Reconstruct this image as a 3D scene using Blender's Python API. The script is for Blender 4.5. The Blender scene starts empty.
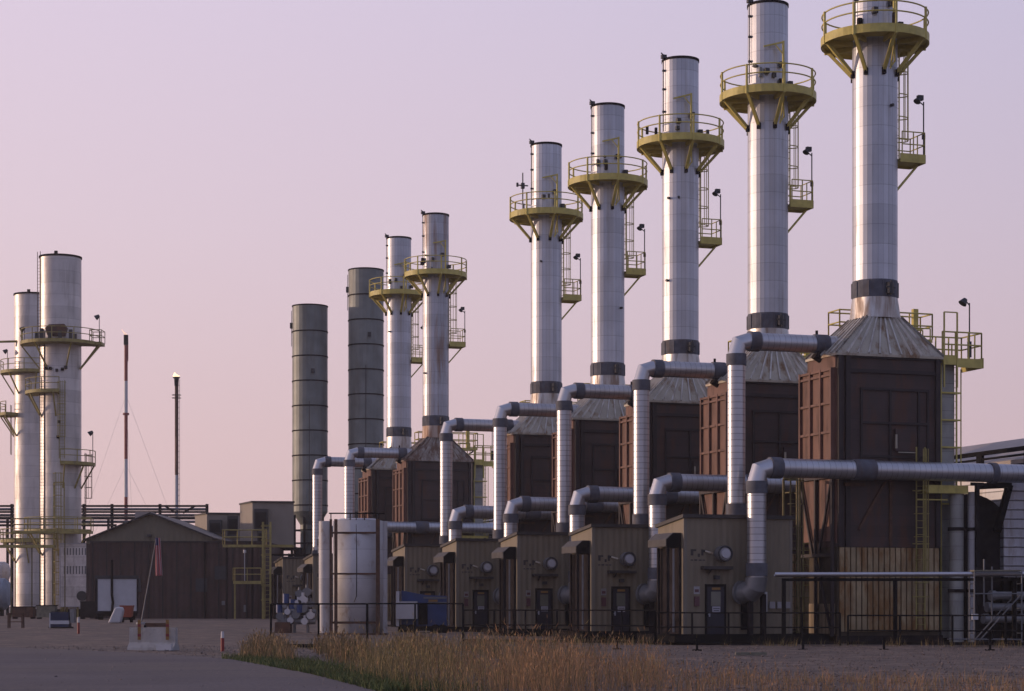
import bpy, bmesh, math, random
from mathutils import Vector, Matrix
import numpy as np
random.seed(7)
R = math.radians
scene = bpy.context.scene
COL = scene.collection
F = 2045.0            # focal length in pixels of a 1024 px wide frame
CX, HY, EYE = 512.0, 606.0, 1.6
TH = R(18.8)          # the plant's grid is turned by this much from the view axis
CT, ST = math.cos(TH), math.sin(TH)

# ------------------------------------------------------------------ camera
cd = bpy.data.cameras.new("camera"); cam = bpy.data.objects.new("camera", cd); COL.objects.link(cam)
cam.location = (0, 0, EYE); cam.rotation_euler = (R(90), 0, 0)
cd.sensor_width = 36; cd.lens = F/1024*36; cd.shift_y = (HY-345.5)/1024
cd.clip_start = .5; cd.clip_end = 6000
scene.camera = cam

# ------------------------------------------------------------------ sky and sun
SUN_EL = R(5.5)
SUN = Vector((-.985, .165, 0)).normalized()*math.cos(SUN_EL) + Vector((0, 0, math.sin(SUN_EL)))
w = bpy.data.worlds.new("World"); scene.world = w; w.use_nodes = True
nt = w.node_tree; nt.nodes.clear()
def wn(t, **k):
    n = nt.nodes.new(t)
    for a, b in k.items(): setattr(n, a, b)
    return n
wo = wn("ShaderNodeOutputWorld"); bg = wn("ShaderNodeBackground"); nt.links.new(bg.outputs[0], wo.inputs[0])
sky = wn("ShaderNodeTexSky", sky_type='NISHITA', sun_disc=False)
sky.sun_elevation = SUN_EL; sky.sun_rotation = math.atan2(SUN.x, SUN.y); sky.dust_density = 4; sky.air_density = 1.2
tc = wn("ShaderNodeTexCoord"); sp = wn("ShaderNodeSeparateXYZ"); nt.links.new(tc.outputs["Generated"], sp.inputs[0])
def ramp(stops, src):
    r = wn("ShaderNodeValToRGB"); e = r.color_ramp.elements
    while len(e) > 1: e.remove(e[-1])
    for i, (p, c) in enumerate(stops):
        q = e[0] if i == 0 else e.new(p)
        q.position = p; q.color = (*c, 1)
    nt.links.new(src, r.inputs[0]); return r
# smoky dusk air: pink at the horizon, lilac above, dimmer and bluer overhead
warm = ramp([(0, (.76, .53, .51)), (.08, (.79, .575, .59)), (.18, (.79, .625, .70)), (.29, (.79, .65, .78)), (.55, (.42, .40, .58)), (1, (.22, .25, .43))], sp.outputs[2])
cool = ramp([(0, (.44, .34, .40)), (.10, (.41, .35, .46)), (.29, (.31, .355, .57)), (.55, (.27, .29, .46)), (1, (.22, .25, .43))], sp.outputs[2])
dp = wn("ShaderNodeVectorMath", operation='DOT_PRODUCT'); nt.links.new(tc.outputs["Generated"], dp.inputs[0])
dp.inputs[1].default_value = (-.72, .69, 0)
mr = wn("ShaderNodeMapRange", interpolation_type='LINEAR'); nt.links.new(dp.outputs["Value"], mr.inputs[0])
mr.inputs[1].default_value = -.1; mr.inputs[2].default_value = .97; mr.inputs[3].default_value = 0; mr.inputs[4].default_value = 1
mx = wn("ShaderNodeMix", data_type='RGBA'); nt.links.new(mr.outputs[0], mx.inputs[0])
nt.links.new(cool.outputs[0], mx.inputs[6]); nt.links.new(warm.outputs[0], mx.inputs[7])
sc_ = wn("ShaderNodeVectorMath", operation='SCALE'); nt.links.new(sky.outputs[0], sc_.inputs[0]); sc_.inputs[3].default_value = .012
ad = wn("ShaderNodeVectorMath", operation='ADD'); nt.links.new(mx.outputs[2], ad.inputs[0]); nt.links.new(sc_.outputs[0], ad.inputs[1])
nt.links.new(ad.outputs[0], bg.inputs[0]); bg.inputs[1].default_value = 1.0
sl = bpy.data.lights.new("sun", 'SUN'); so = bpy.data.objects.new("sun", sl); COL.objects.link(so)
sl.energy = 2.35; sl.angle = R(.6); sl.color = (1, .70, .50)
so.rotation_euler = SUN.to_track_quat('Z', 'Y').to_euler()
vs = scene.view_settings
vs.view_transform = 'Standard'; vs.look = 'None'; vs.gamma = 1; vs.use_curve_mapping = False; vs.exposure = 0
scene.render.engine = 'CYCLES'
scene.cycles.max_bounces = 6; scene.cycles.use_denoising = True

# ------------------------------------------------------------------ helpers
def W(v, u): return (v*CT-u*ST, u*CT+v*ST)
def at(px, Y): return (px-CX)/F*Y
def hz(py, Y): return (HY-py)/F*Y+EYE

def smooth(a, b, t):
    t = min(1, max(0, (t-a)/(b-a))); return t*t*(3-2*t)
def ground_z(x, y): return .6*smooth(80, 150, y)*smooth(8, -16, x - (y-150)*-.06)

class MB:
    def __init__(s, org=(0, 0, 0)): s.v = []; s.f = []; s.s = []; s.o = org
    def add(s, vs_, fs, sm=False):
        n = len(s.v); s.v += [tuple(p) for p in vs_]
        for i, f in enumerate(fs):
            s.f.append([n+j for j in f]); s.s.append(sm)
    def box(s, x0, x1, y0, y1, z0, z1):
        s.add([(x0,y0,z0),(x1,y0,z0),(x1,y1,z0),(x0,y1,z0),(x0,y0,z1),(x1,y0,z1),(x1,y1,z1),(x0,y1,z1)],
              [(0,3,2,1),(4,5,6,7),(0,1,5,4),(1,2,6,5),(2,3,7,6),(3,0,4,7)]); return s
    def frame(s, p, q):
        d = (Vector(q)-Vector(p)).normalized()
        up = Vector((0,0,1)) if abs(d.z) < .95 else Vector((0,1,0))
        a = d.cross(up).normalized(); return a, a.cross(d).normalized()
    def bar(s, p, q, wd, ht=None):
        ht = ht or wd; a, b = s.frame(p, q); p = Vector(p); q = Vector(q); v = []
        for c in (p, q):
            for i, j in ((-1,-1),(1,-1),(1,1),(-1,1)): v.append(c+a*i*wd/2+b*j*ht/2)
        s.add(v, [(0,1,2,3),(7,6,5,4),(0,4,5,1),(1,5,6,2),(2,6,7,3),(3,7,4,0)]); return s
    def tube(s, p, q, r, n=8, r2=None, cap=True, sm=True):
        r2 = r if r2 is None else r2; a, b = s.frame(p, q); p = Vector(p); q = Vector(q)
        A = []; B = []
        for i in range(n):
            t = 2*math.pi*(i+.5)/n; d = a*math.cos(t)+b*math.sin(t)
            A.append(p+d*r); B.append(q+d*r2)
        s.add(A+B, [(i,(i+1)%n,n+(i+1)%n,n+i) for i in range(n)], sm)
        if cap: s.add(A, [tuple(range(n))]); s.add(B, [tuple(reversed(range(n)))])
        return s
    def path(s, pts, r, n=6, sm=True):
        pts = [Vector(p) for p in pts]; rings = []
        for i, p in enumerate(pts):
            d = (pts[min(i+1, len(pts)-1)]-pts[max(i-1, 0)]).normalized()
            up = Vector((0,0,1)) if abs(d.z) < .95 else Vector((0,1,0))
            a = d.cross(up).normalized(); b = a.cross(d)
            rings += [p+(a*math.cos(2*math.pi*j/n)+b*math.sin(2*math.pi*j/n))*r for j in range(n)]
        m = len(pts)
        s.add(rings, [(i*n+j, i*n+(j+1)%n, (i+1)*n+(j+1)%n, (i+1)*n+j) for i in range(m-1) for j in range(n)], sm)
        return s
    def ring(s, cx, cy, z, Rr, r, n=40, m=6, a0=0, a1=360):
        full = abs(a1-a0) >= 360
        k = n if full else n+1
        pts = [(cx+Rr*math.cos(R(a0+(a1-a0)*i/n)), cy+Rr*math.sin(R(a0+(a1-a0)*i/n)), z) for i in range(k)]
        V = []
        for i in range(k):
            t = R(a0+(a1-a0)*i/n); d = Vector((math.cos(t), math.sin(t), 0))
            for j in range(m):
                g = 2*math.pi*j/m
                V.append(Vector(pts[i])+d*math.cos(g)*r+Vector((0,0,1))*math.sin(g)*r)
        s.add(V, [(i*m+j, ((i+1)%k)*m+j, ((i+1)%k)*m+(j+1)%m, i*m+(j+1)%m) for i in range(k if full else k-1) for j in range(m)], True)
        return s
    def lathe(s, prof, n=28, cx=0, cy=0, sm=False, close=False):
        V = [(cx+r*math.cos(2*math.pi*(j+.5)/n), cy+r*math.sin(2*math.pi*(j+.5)/n), z) for r, z in prof for j in range(n)]
        m = len(prof)
        Fs = [(i*n+j, i*n+(j+1)%n, ((i+1)%m)*n+(j+1)%n, ((i+1)%m)*n+j) for i in range(m if close else m-1) for j in range(n)]
        s.add(V, Fs, sm); return s
    def disc(s, r, z, n=28, cx=0, cy=0):
        s.add([(cx+r*math.cos(2*math.pi*(j+.5)/n), cy+r*math.sin(2*math.pi*(j+.5)/n), z) for j in range(n)], [tuple(range(n))]); return s
    def prism(s, poly, y0, y1, axis='y'):
        n = len(poly)
        f = (lambda a, b, t: (a, t, b)) if axis == 'y' else (lambda a, b, t: (t, a, b)) if axis == 'x' else (lambda a, b, t: (a, b, t))
        V = [f(a, b, y0) for a, b in poly]+[f(a, b, y1) for a, b in poly]
        s.add(V, [tuple(range(n)), tuple(range(2*n-1, n-1, -1))]+[(i, n+i, n+(i+1)%n, (i+1)%n) for i in range(n)]); return s
    def build(s, name, mat, parent=None, loc=None, rz=0, recalc=True):
        me = bpy.data.meshes.new(name)
        ox, oy, oz = s.o
        me.from_pydata([(x-ox, y-oy, z-oz) for x, y, z in s.v], [], s.f)
        me.polygons.foreach_set("use_smooth", s.s)
        if recalc:
            b = bmesh.new(); b.from_mesh(me); bmesh.ops.recalc_face_normals(b, faces=b.faces); b.to_mesh(me); b.free()
        me.materials.append(mat)
        o = bpy.data.objects.new(name, me); COL.objects.link(o)
        if parent: o.parent = parent
        if loc: o.location = loc
        if rz: o.rotation_euler.z = rz
        return o

def tag(o, label=None, cat=None, group=None, kind=None):
    for k, v in (('label', label), ('category', cat), ('group', group), ('kind', kind)):
        if v: o[k] = v
    return o
def empty(name, loc, rz=0):
    o = bpy.data.objects.new(name, None); COL.objects.link(o); o.location = loc; o.rotation_euler.z = rz
    o.empty_display_size = .3
    return o
def copy_tree(o, parent=None):
    c = o.copy(); COL.objects.link(c); c.parent = parent
    for ch in KIDS.get(o.name, []): copy_tree(ch, c)
    return c
KIDS = {}
def index_kids():
    KIDS.clear()
    for o in COL.objects:
        if o.parent: KIDS.setdefault(o.parent.name, []).append(o)

# ------------------------------------------------------------------ materials
def mat(name, col, rough=.6, metal=0, var=.2, vs=1.5, stain=None, stain_amt=.5, stain_scale=(1.5, 1.5, .35), stain_lo=.5,
        seam=None, seam_dark=.55, rib=None, bump=0, bscale=20, col2=None, spec=.4, flick=.1):
    """seam / rib: (axis, period, width fraction)."""
    m = bpy.data.materials.new(name); m.use_nodes = True; t = m.node_tree; N = t.nodes; L = t.links
    b = N["Principled BSDF"]; b.inputs["Roughness"].default_value = rough; b.inputs["Metallic"].default_value = metal
    b.inputs["Specular IOR Level"].default_value = spec
    tcn = N.new("ShaderNodeTexCoord"); oi = N.new("ShaderNodeObjectInfo")
    off = N.new("ShaderNodeVectorMath"); off.operation = 'SCALE'; off.inputs[0].default_value = (37, 53, 71)
    L.new(oi.outputs["Random"], off.inputs[3])
    va = N.new("ShaderNodeVectorMath"); va.operation = 'ADD'; L.new(tcn.outputs["Object"], va.inputs[0]); L.new(off.outputs[0], va.inputs[1])
    n1 = N.new("ShaderNodeTexNoise"); n1.inputs["Scale"].default_value = vs; n1.inputs["Detail"].default_value = 6; L.new(va.outputs[0], n1.inputs["Vector"])
    mrg = N.new("ShaderNodeMapRange"); L.new(n1.outputs[0], mrg.inputs[0]); mrg.inputs[1].default_value = .3; mrg.inputs[2].default_value = .7
    mrg.inputs[3].default_value = 1-var; mrg.inputs[4].default_value = 1+var
    base = N.new("ShaderNodeVectorMath"); base.operation = 'SCALE'; base.inputs[0].default_value = col; L.new(mrg.outputs[0], base.inputs[3])
    out = base.outputs[0]
    def mix(fac, a, c, const=True):
        x = N.new("ShaderNodeMix"); x.data_type = 'RGBA'; L.new(fac, x.inputs[0]); L.new(a, x.inputs[6])
        if const: x.inputs[7].default_value = (*c, 1)
        else: L.new(c, x.inputs[7])
        return x.outputs[2]
    if col2:
        n3 = N.new("ShaderNodeTexNoise"); n3.inputs["Scale"].default_value = vs*.3; n3.inputs["Detail"].default_value = 8; L.new(va.outputs[0], n3.inputs["Vector"])
        g = N.new("ShaderNodeMapRange"); L.new(n3.outputs[0], g.inputs[0]); g.inputs[1].default_value = .42; g.inputs[2].default_value = .62
        out = mix(g.outputs[0], out, col2)
    if stain:
        mp = N.new("ShaderNodeVectorMath"); mp.operation = 'MULTIPLY'; mp.inputs[1].default_value = stain_scale; L.new(va.outputs[0], mp.inputs[0])
        n2 = N.new("ShaderNodeTexNoise"); n2.inputs["Scale"].default_value = 1.6; n2.inputs["Detail"].default_value = 7; n2.inputs["Roughness"].default_value = .65; L.new(mp.outputs[0], n2.inputs["Vector"])
        g = N.new("ShaderNodeMapRange"); L.new(n2.outputs[0], g.inputs[0]); g.inputs[1].default_value = stain_lo; g.inputs[2].default_value = stain_lo+.16
        g.inputs[3].default_value = 0; g.inputs[4].default_value = stain_amt
        out = mix(g.outputs[0], out, stain)
        rm = N.new("ShaderNodeMapRange"); L.new(g.outputs[0], rm.inputs[0]); rm.inputs[3].default_value = rough; rm.inputs[4].default_value = .8
        L.new(rm.outputs[0], b.inputs["Roughness"])
        if metal:
            mm = N.new("ShaderNodeMapRange"); L.new(g.outputs[0], mm.inputs[0]); mm.inputs[3].default_value = metal; mm.inputs[4].default_value = metal*.4
            L.new(mm.outputs[0], b.inputs["Metallic"])
    hs = []
    def wave(axis, period, width):
        sx = N.new("ShaderNodeSeparateXYZ"); L.new(tcn.outputs["Object"], sx.inputs[0])
        d = N.new("ShaderNodeMath"); d.operation = 'DIVIDE'; d.inputs[1].default_value = period
        if axis == 'a':
            an = N.new("ShaderNodeMath"); an.operation = 'ARCTAN2'; L.new(sx.outputs[1], an.inputs[0]); L.new(sx.outputs[0], an.inputs[1]); L.new(an.outputs[0], d.inputs[0])
        else: L.new(sx.outputs['xyz'.index(axis)], d.inputs[0])
        fr = N.new("ShaderNodeMath"); fr.operation = 'FRACT'; L.new(d.outputs[0], fr.inputs[0])
        lt = N.new("ShaderNodeMath"); lt.operation = 'LESS_THAN'; L.new(fr.outputs[0], lt.inputs[0]); lt.inputs[1].default_value = width
        return lt.outputs[0], d.outputs[0]
    if seam:
        for sm_ in (seam if isinstance(seam[0], tuple) else (seam,)):
            lt, d = wave(*sm_)
            dk = N.new("ShaderNodeVectorMath"); dk.operation = 'SCALE'; L.new(out, dk.inputs[0]); dk.inputs[3].default_value = seam_dark
            out = mix(lt, out, dk.outputs[0], False)
            # each sheet between two seams a touch lighter or darker than the next
            fl = N.new("ShaderNodeMath"); fl.operation = 'FLOOR'; L.new(d, fl.inputs[0])
            wnn = N.new("ShaderNodeTexWhiteNoise"); wnn.noise_dimensions = '1D'
            ao = N.new("ShaderNodeMath"); ao.operation = 'ADD'; L.new(fl.outputs[0], ao.inputs[0]); L.new(oi.outputs["Random"], ao.inputs[1]); L.new(ao.outputs[0], wnn.inputs["W"])
            g = N.new("ShaderNodeMapRange"); L.new(wnn.outputs[0], g.inputs[0]); g.inputs[3].default_value = 1-flick; g.inputs[4].default_value = 1+flick*.6
            q = N.new("ShaderNodeVectorMath"); q.operation = 'SCALE'; L.new(out, q.inputs[0]); L.new(g.outputs[0], q.inputs[3]); out = q.outputs[0]
    L.new(out, b.inputs["Base Color"])
    if rib:
        axis, period, depth = rib
        sx = N.new("ShaderNodeSeparateXYZ"); L.new(tcn.outputs["Object"], sx.inputs[0])
        d = N.new("ShaderNodeMath"); d.operation = 'MULTIPLY'; L.new(sx.outputs['xyz'.index(axis)], d.inputs[0]); d.inputs[1].default_value = 2*math.pi/period
        sn = N.new("ShaderNodeMath"); sn.operation = 'SINE'; L.new(d.outputs[0], sn.inputs[0])
        bp = N.new("ShaderNodeBump"); bp.inputs["Strength"].default_value = depth; bp.inputs["Distance"].default_value = .05; L.new(sn.outputs[0], bp.inputs["Height"]); L.new(bp.outputs[0], b.inputs["Normal"])
    elif bump:
        n4 = N.new("ShaderNodeTexNoise"); n4.inputs["Scale"].default_value = bscale; n4.inputs["Detail"].default_value = 5; L.new(tcn.outputs["Object"], n4.inputs["Vector"])
        bp = N.new("ShaderNodeBump"); bp.inputs["Strength"].default_value = bump; bp.inputs["Distance"].default_value = .1; L.new(n4.outputs[0], bp.inputs["Height"]); L.new(bp.outputs[0], b.inputs["Normal"])
    return m

RUST = (.16, .07, .035)
ALU = (.50, .505, .54)
clad_z = mat('aluminium_cladding', (.50, .515, .57), .44, .64, .08, .8, seam=(('z', .86, .035), ('a', 2*math.pi/26, .09)), seam_dark=.74, flick=.11, stain=(.33, .29, .24), stain_amt=.35, stain_scale=(1.2, 1.2, .12), stain_lo=.55)
clad_pz = mat('pipe_cladding_upright', ALU, .40, .85, .06, .8, seam=('z', .27, .13), seam_dark=.55, flick=.06)
clad_px = mat('pipe_cladding_level', ALU, .40, .85, .06, .8, seam=('x', .27, .10), seam_dark=.65, flick=.06)
clad_e = mat('elbow_cladding', ALU, .36, .85, .06, 1)
cone_m = mat('stained_cone', (.55, .54, .53), .42, .8, .1, 1, stain=(.28, .17, .10), stain_amt=.7, stain_scale=(1.6, 1.6, .2), stain_lo=.47)
hop_m = mat('hopper_sheet', (.42, .38, .31), .5, .45, .15, 1.2, stain=(.20, .105, .045), stain_amt=.9, stain_scale=(1.2, 1.2, .5), stain_lo=.5)
seam_m = mat('pale_standing_seam', (.58, .56, .52), .5, .5, .15, 2, stain=(.2, .13, .08), stain_amt=.6)
vess_m = mat('pale_blue_vessel', (.22, .26, .33), .5, 0, .1, 1, stain=(.15, .13, .12), stain_amt=.4)
house_m = mat('duct_housing_sheet', (.66, .63, .62), .35, .5, .15, 1.5, bump=.3, bscale=1.5, seam=('z', .9, .04), stain=(.3, .25, .22), stain_amt=.4)
joint_m = mat('grey_joint_fabric', (.10, .105, .13), .75, 0, .25, 3, stain=(.12, .075, .05), stain_amt=.4)
dark_m = mat('dark_steel', (.028, .024, .026), 1, 0, .3, 3, spec=0)
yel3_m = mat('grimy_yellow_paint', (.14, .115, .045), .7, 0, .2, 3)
rust_m = mat('rusty_steel', (.09, .05, .035), .8, 0, .35, 4, stain=RUST, stain_amt=.6, stain_lo=.48)
yel_m = mat('yellow_paint', (.54, .46, .13), .5, 0, .15, 3, stain=(.2, .13, .06), stain_amt=.4, stain_lo=.56)
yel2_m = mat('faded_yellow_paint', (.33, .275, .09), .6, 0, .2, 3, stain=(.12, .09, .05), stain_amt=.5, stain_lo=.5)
case_m = mat('brown_casing', (.056, .037, .035), .6, 0, .18, 1.2, stain=(.10, .048, .032), stain_amt=.8, stain_scale=(1, 1, .3), stain_lo=.5, seam=('z', .46, .03), seam_dark=.7)
caserib_m = mat('brown_casing_rib', (.03, .021, .022), .6, 0, .2, 2)
red_m = mat('oxide_red_panel', (.155, .075, .055), .6, 0, .2, 1, stain=(.075, .04, .032), stain_amt=.8, stain_scale=(1.4, 1.4, .3))
beige_c = mat('weathered_beige_cladding', (.37, .285, .165), .6, 0, .25, 1.2, stain=(.22, .11, .035), stain_amt=.9, stain_scale=(.9, .9, .3), stain_lo=.45)
groove_m = mat('shaded_groove_sheet', (.06, .045, .03), .8, 0, .3, 2)  # dark colour stands in for the shade between the cladding ribs
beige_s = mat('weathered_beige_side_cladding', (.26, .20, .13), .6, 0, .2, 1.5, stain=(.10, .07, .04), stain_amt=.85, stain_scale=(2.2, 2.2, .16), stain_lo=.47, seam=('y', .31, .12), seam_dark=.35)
tan_m = mat('tan_wall_panel', (.20, .165, .115), .6, 0, .08, .8, stain=(.10, .085, .07), stain_amt=.35, stain_scale=(1.5, 1.5, .2), rib=('x', .3, .25))
tans_m = mat('tan_side_panel', (.20, .175, .14), .6, 0, .08, .8, stain=(.11, .09, .075), stain_amt=.35, stain_scale=(1.5, 1.5, .2), rib=('y', .3, .25))
roofc_m = mat('dark_roof_trim', (.05, .045, .045), .6, .2, .2, 2)
awn_m = mat('dark_awning', (.085, .08, .08), .7, 0, .2, 3, spec=.2)
hood_m = mat('grey_hood', (.20, .20, .21), .45, .3, .15, 2)
door_m = mat('dark_blue_door', (.020, .020, .034), .45, 0, .1, 2)
glass_m = mat('dull_window', (.13, .14, .12), .15, 0, .1, 2, spec=.7)
white_m = mat('white_paint', (.50, .50, .53), .5, 0, .06, 2)
sign_m = mat('white_sign', (.36, .36, .42), .5, 0, .05, 3)
redsign_m = mat('red_sign', (.11, .045, .055), .5, 0, .1, 3)
fan_m = mat('fan_metal', (.30, .30, .33), .4, .6, .1, 3)
fanw_m = mat('fan_face', (.44, .44, .48), .5, 0, .08, 3)
grey_col = mat('grey_column', (.34, .34, .32), .6, .2, .12, 1.5, seam=('z', .6, .05), seam_dark=.7, stain=(.15, .12, .09), stain_amt=.4)
wire_m = mat('pale_wire', (.4, .35, .36), .6, 0, .1, 3)
lamp_m = mat('lamp_housing', (.05, .05, .055), .5, .3, .1, 4)
old_m = mat('weathered_grey_steel', (.20, .215, .21), .55, .35, .2, .6, stain=(.13, .11, .09), stain_amt=.4, stain_scale=(.8, .8, .1), stain_lo=.5)
tank_m = mat('white_tank_paint', (.52, .51, .53), .5, 0, .1, 1, seam=('z', 1.5, .02), seam_dark=.75, stain=(.22, .12, .06), stain_amt=.75, stain_scale=(1.2, 1.2, .6), stain_lo=.57)
lefts_m = mat('old_stack_cladding', (.58, .55, .54), .46, .45, .1, .7, flick=.14, bump=.35, bscale=.9, seam=('z', 1.1, .03), seam_dark=.7, stain=(.30, .27, .24), stain_amt=.4, stain_scale=(1, 1, .1))
brown_w = mat('brown_ribbed_wall', (.068, .040, .036), .75, 0, .25, .6, rib=('x', .5, .4), stain=(.045, .035, .033), stain_amt=.7, stain_scale=(.5, .5, .5))
olive_m = mat('olive_gable_sheet', (.16, .14, .10), .7, 0, .1, 1, rib=('x', .5, .3))
box_m = mat('beige_cabin_wall', (.27, .235, .20), .6, 0, .08, 1)
silver_rib = mat('silver_ribbed_wall', (.66, .67, .74), .4, .6, .1, 1, seam=('z', .42, .12), seam_dark=.35, stain=(.25, .17, .08), stain_amt=.4)
conc_m = mat('concrete', (.36, .355, .36), .9, 0, .15, 2, stain=(.14, .13, .12), stain_amt=.5, bump=.3, bscale=15)
orange_m = mat('orange_plastic', (.28, .06, .03), .5, 0, .12, 3)
yor_m = mat('yellow_orange_post', (.26, .14, .04), .5, 0, .12, 3)
blue_m = mat('blue_paint', (.022, .05, .16), .45, 0, .15, 2)
navy_m = mat('navy_paint', (.02, .028, .07), .5, 0, .15, 2)
redp_m = mat('red_paint', (.22, .03, .03), .5, 0, .15, 2)
black_m = mat('black_paint', (.016, .015, .016), 1, 0, .2, 3, spec=0)
tarp_m = mat('tarpaulin', (.17, .16, .12), .7, 0, .3, 3)
shed_m = mat('shed_wall', (.16, .15, .16), .6, .2, .1, 1, rib=('y', .4, .5))
shedr_m = mat('shed_roof', (.33, .29, .27), .6, .2, .1, 1)
gal_m = mat('galvanised_tube', (.16, .165, .18), .6, .3, .1, 3)

def emission(name, col, s):
    m = bpy.data.materials.new(name); m.use_nodes = True; t = m.node_tree; b = t.nodes["Principled BSDF"]
    b.inputs["Base Color"].default_value = (*col, 1); b.inputs["Emission Color"].default_value = (*col, 1); b.inputs["Emission Strength"].default_value = s
    return m
flame_m = emission('flame', (1, .72, .42), 1.6); flame2_m = emission('faint_flame', (.95, .62, .48), .85)

# ------------------------------------------------------------------ the ground
gm = mat('gravel_lot', (.165, .120, .094), .95, 0, .5, 2.2, col2=(.105, .080, .068), bump=1, bscale=5, stain=(.068, .054, .050), stain_amt=.7, stain_scale=(.10, .40, 1), stain_lo=.5)
xs = sorted(set(list(np.linspace(-60, 60, 61)) + [-3000, -1500, -700, -350, -200, -140, -100, -80, 80, 100, 140, 200, 350, 700, 1500, 3000]))
ys = sorted(set(list(np.linspace(-20, 200, 111)) + [-1500, -500, -100, 230, 260, 300, 400, 600, 1000, 2000, 4500]))
g = MB()
V = []
for y in ys:
    for x in xs:
        b_ = 0.02*math.sin(x*1.3+y*.7)+.02*math.sin(x*.5-y*.31) if abs(x) < 60 and 0 < y < 84 else 0
        V.append((x, y, ground_z(x, y)+b_-.02))
nx = len(xs)
g.add(V, [(j*nx+i, j*nx+i+1, (j+1)*nx+i+1, (j+1)*nx+i) for j in range(len(ys)-1) for i in range(nx-1)], True)
tag(g.build('ground', gm, recalc=False), kind='structure')
rm_ = mat('worn_road_surface', (.100, .083, .088), .93, 0, .22, .25, col2=(.120, .096, .088), bump=.5, bscale=6, stain=(.052, .046, .052), stain_amt=.75, stain_scale=(.12, .8, 1))
g = MB()
edge = [(6.5, -8), (2.8, 12), (-.4, 28), (-2.8, 39.5), (-4.5, 47), (-7.9, 59), (-11.5, 67), (-19, 77)]
V = []; K = 8
for j, (x, y) in enumerate(edge):
    for i in range(K+1):
        xx = x-(x+70)*i/K; yy = y + (0 if j < 5 else -i*.4)
        V.append((xx, yy, ground_z(xx, yy)+.045))
g.add(V, [(j*(K+1)+i, j*(K+1)+i+1, (j+1)*(K+1)+i+1, (j+1)*(K+1)+i) for j in range(len(edge)-1) for i in range(K)], True)
tag(g.build('road', rm_, recalc=False), kind='structure')

# ------------------------------------------------------------------ one unit of the row, built in plan coordinates (v right, u away, z)
PITCH = 10.70
U0 = 80.1
KS = [0, 1, 2, 3, 4, 6.3, 7.26]
ORD = ['first', 'second', 'third', 'fourth', 'fifth', 'sixth', 'seventh']

def unit_thing(name, org, k=0):
    x, y = W(org[0], U0+org[1]+PITCH*k)
    return empty(name, (x, y, org[2]), TH)
PROTOS = []
def rail_box(m, x0, x1, y0, y1, z, h=1.07, r=.025, sides='lrfb', mid=True, post=1.2):
    def run(p, q):
        n = max(1, round(math.dist(p, q)/post))
        for hh in ([h, h*.52] if mid else [h]): m.tube((*p, z+hh), (*q, z+hh), r, 6)
        for i in range(n+1):
            a = (p[0]+(q[0]-p[0])*i/n, p[1]+(q[1]-p[1])*i/n); m.tube((*a, z), (*a, z+h), r, 6)
    if 'f' in sides: run((x0, y0), (x1, y0))
    if 'b' in sides: run((x0, y1), (x1, y1))
    if 'l' in sides: run((x0, y0), (x0, y1))
    if 'r' in sides: run((x1, y0), (x1, y1))
def cage_ladder(m, x, y, z0, z1, dirx=1, diry=0, w_=.45, cage=True, r=.022, cr=.38, low=None):
    """rungs run across; the cage bulges along (dirx, diry)."""
    px_, py_ = -diry, dirx
    for s in (-1, 1): m.bar((x+px_*w_/2*s, y+py_*w_/2*s, z0), (x+px_*w_/2*s, y+py_*w_/2*s, z1+.9), .05)
    z = z0+.2
    while z < z1:
        m.tube((x-px_*w_/2, y-py_*w_/2, z), (x+px_*w_/2, y+py_*w_/2, z), .014, 5); z += .3
    if cage:
        c = []
        for i in range(9):
            a = math.pi*(i/8-.5)*1.06
            c.append((px_*math.sin(a)*cr+dirx*math.cos(a)*cr*1.6, py_*math.sin(a)*cr+diry*math.cos(a)*cr*1.6))
        z = z0+(low if low is not None else 2.0 if z1-z0 > 3 else .5)
        while z <= z1+.8:
            m.path([(x+a, y+b, z) for a, b in c], r, 5); z += 1.0
        for i in (1, 3, 4, 5, 7):
            m.bar((x+c[i][0], y+c[i][1], z0+(low if low is not None else 2.0 if z1-z0 > 3 else .5)), (x+c[i][0], y+c[i][1], z1+.8), .03)

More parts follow.
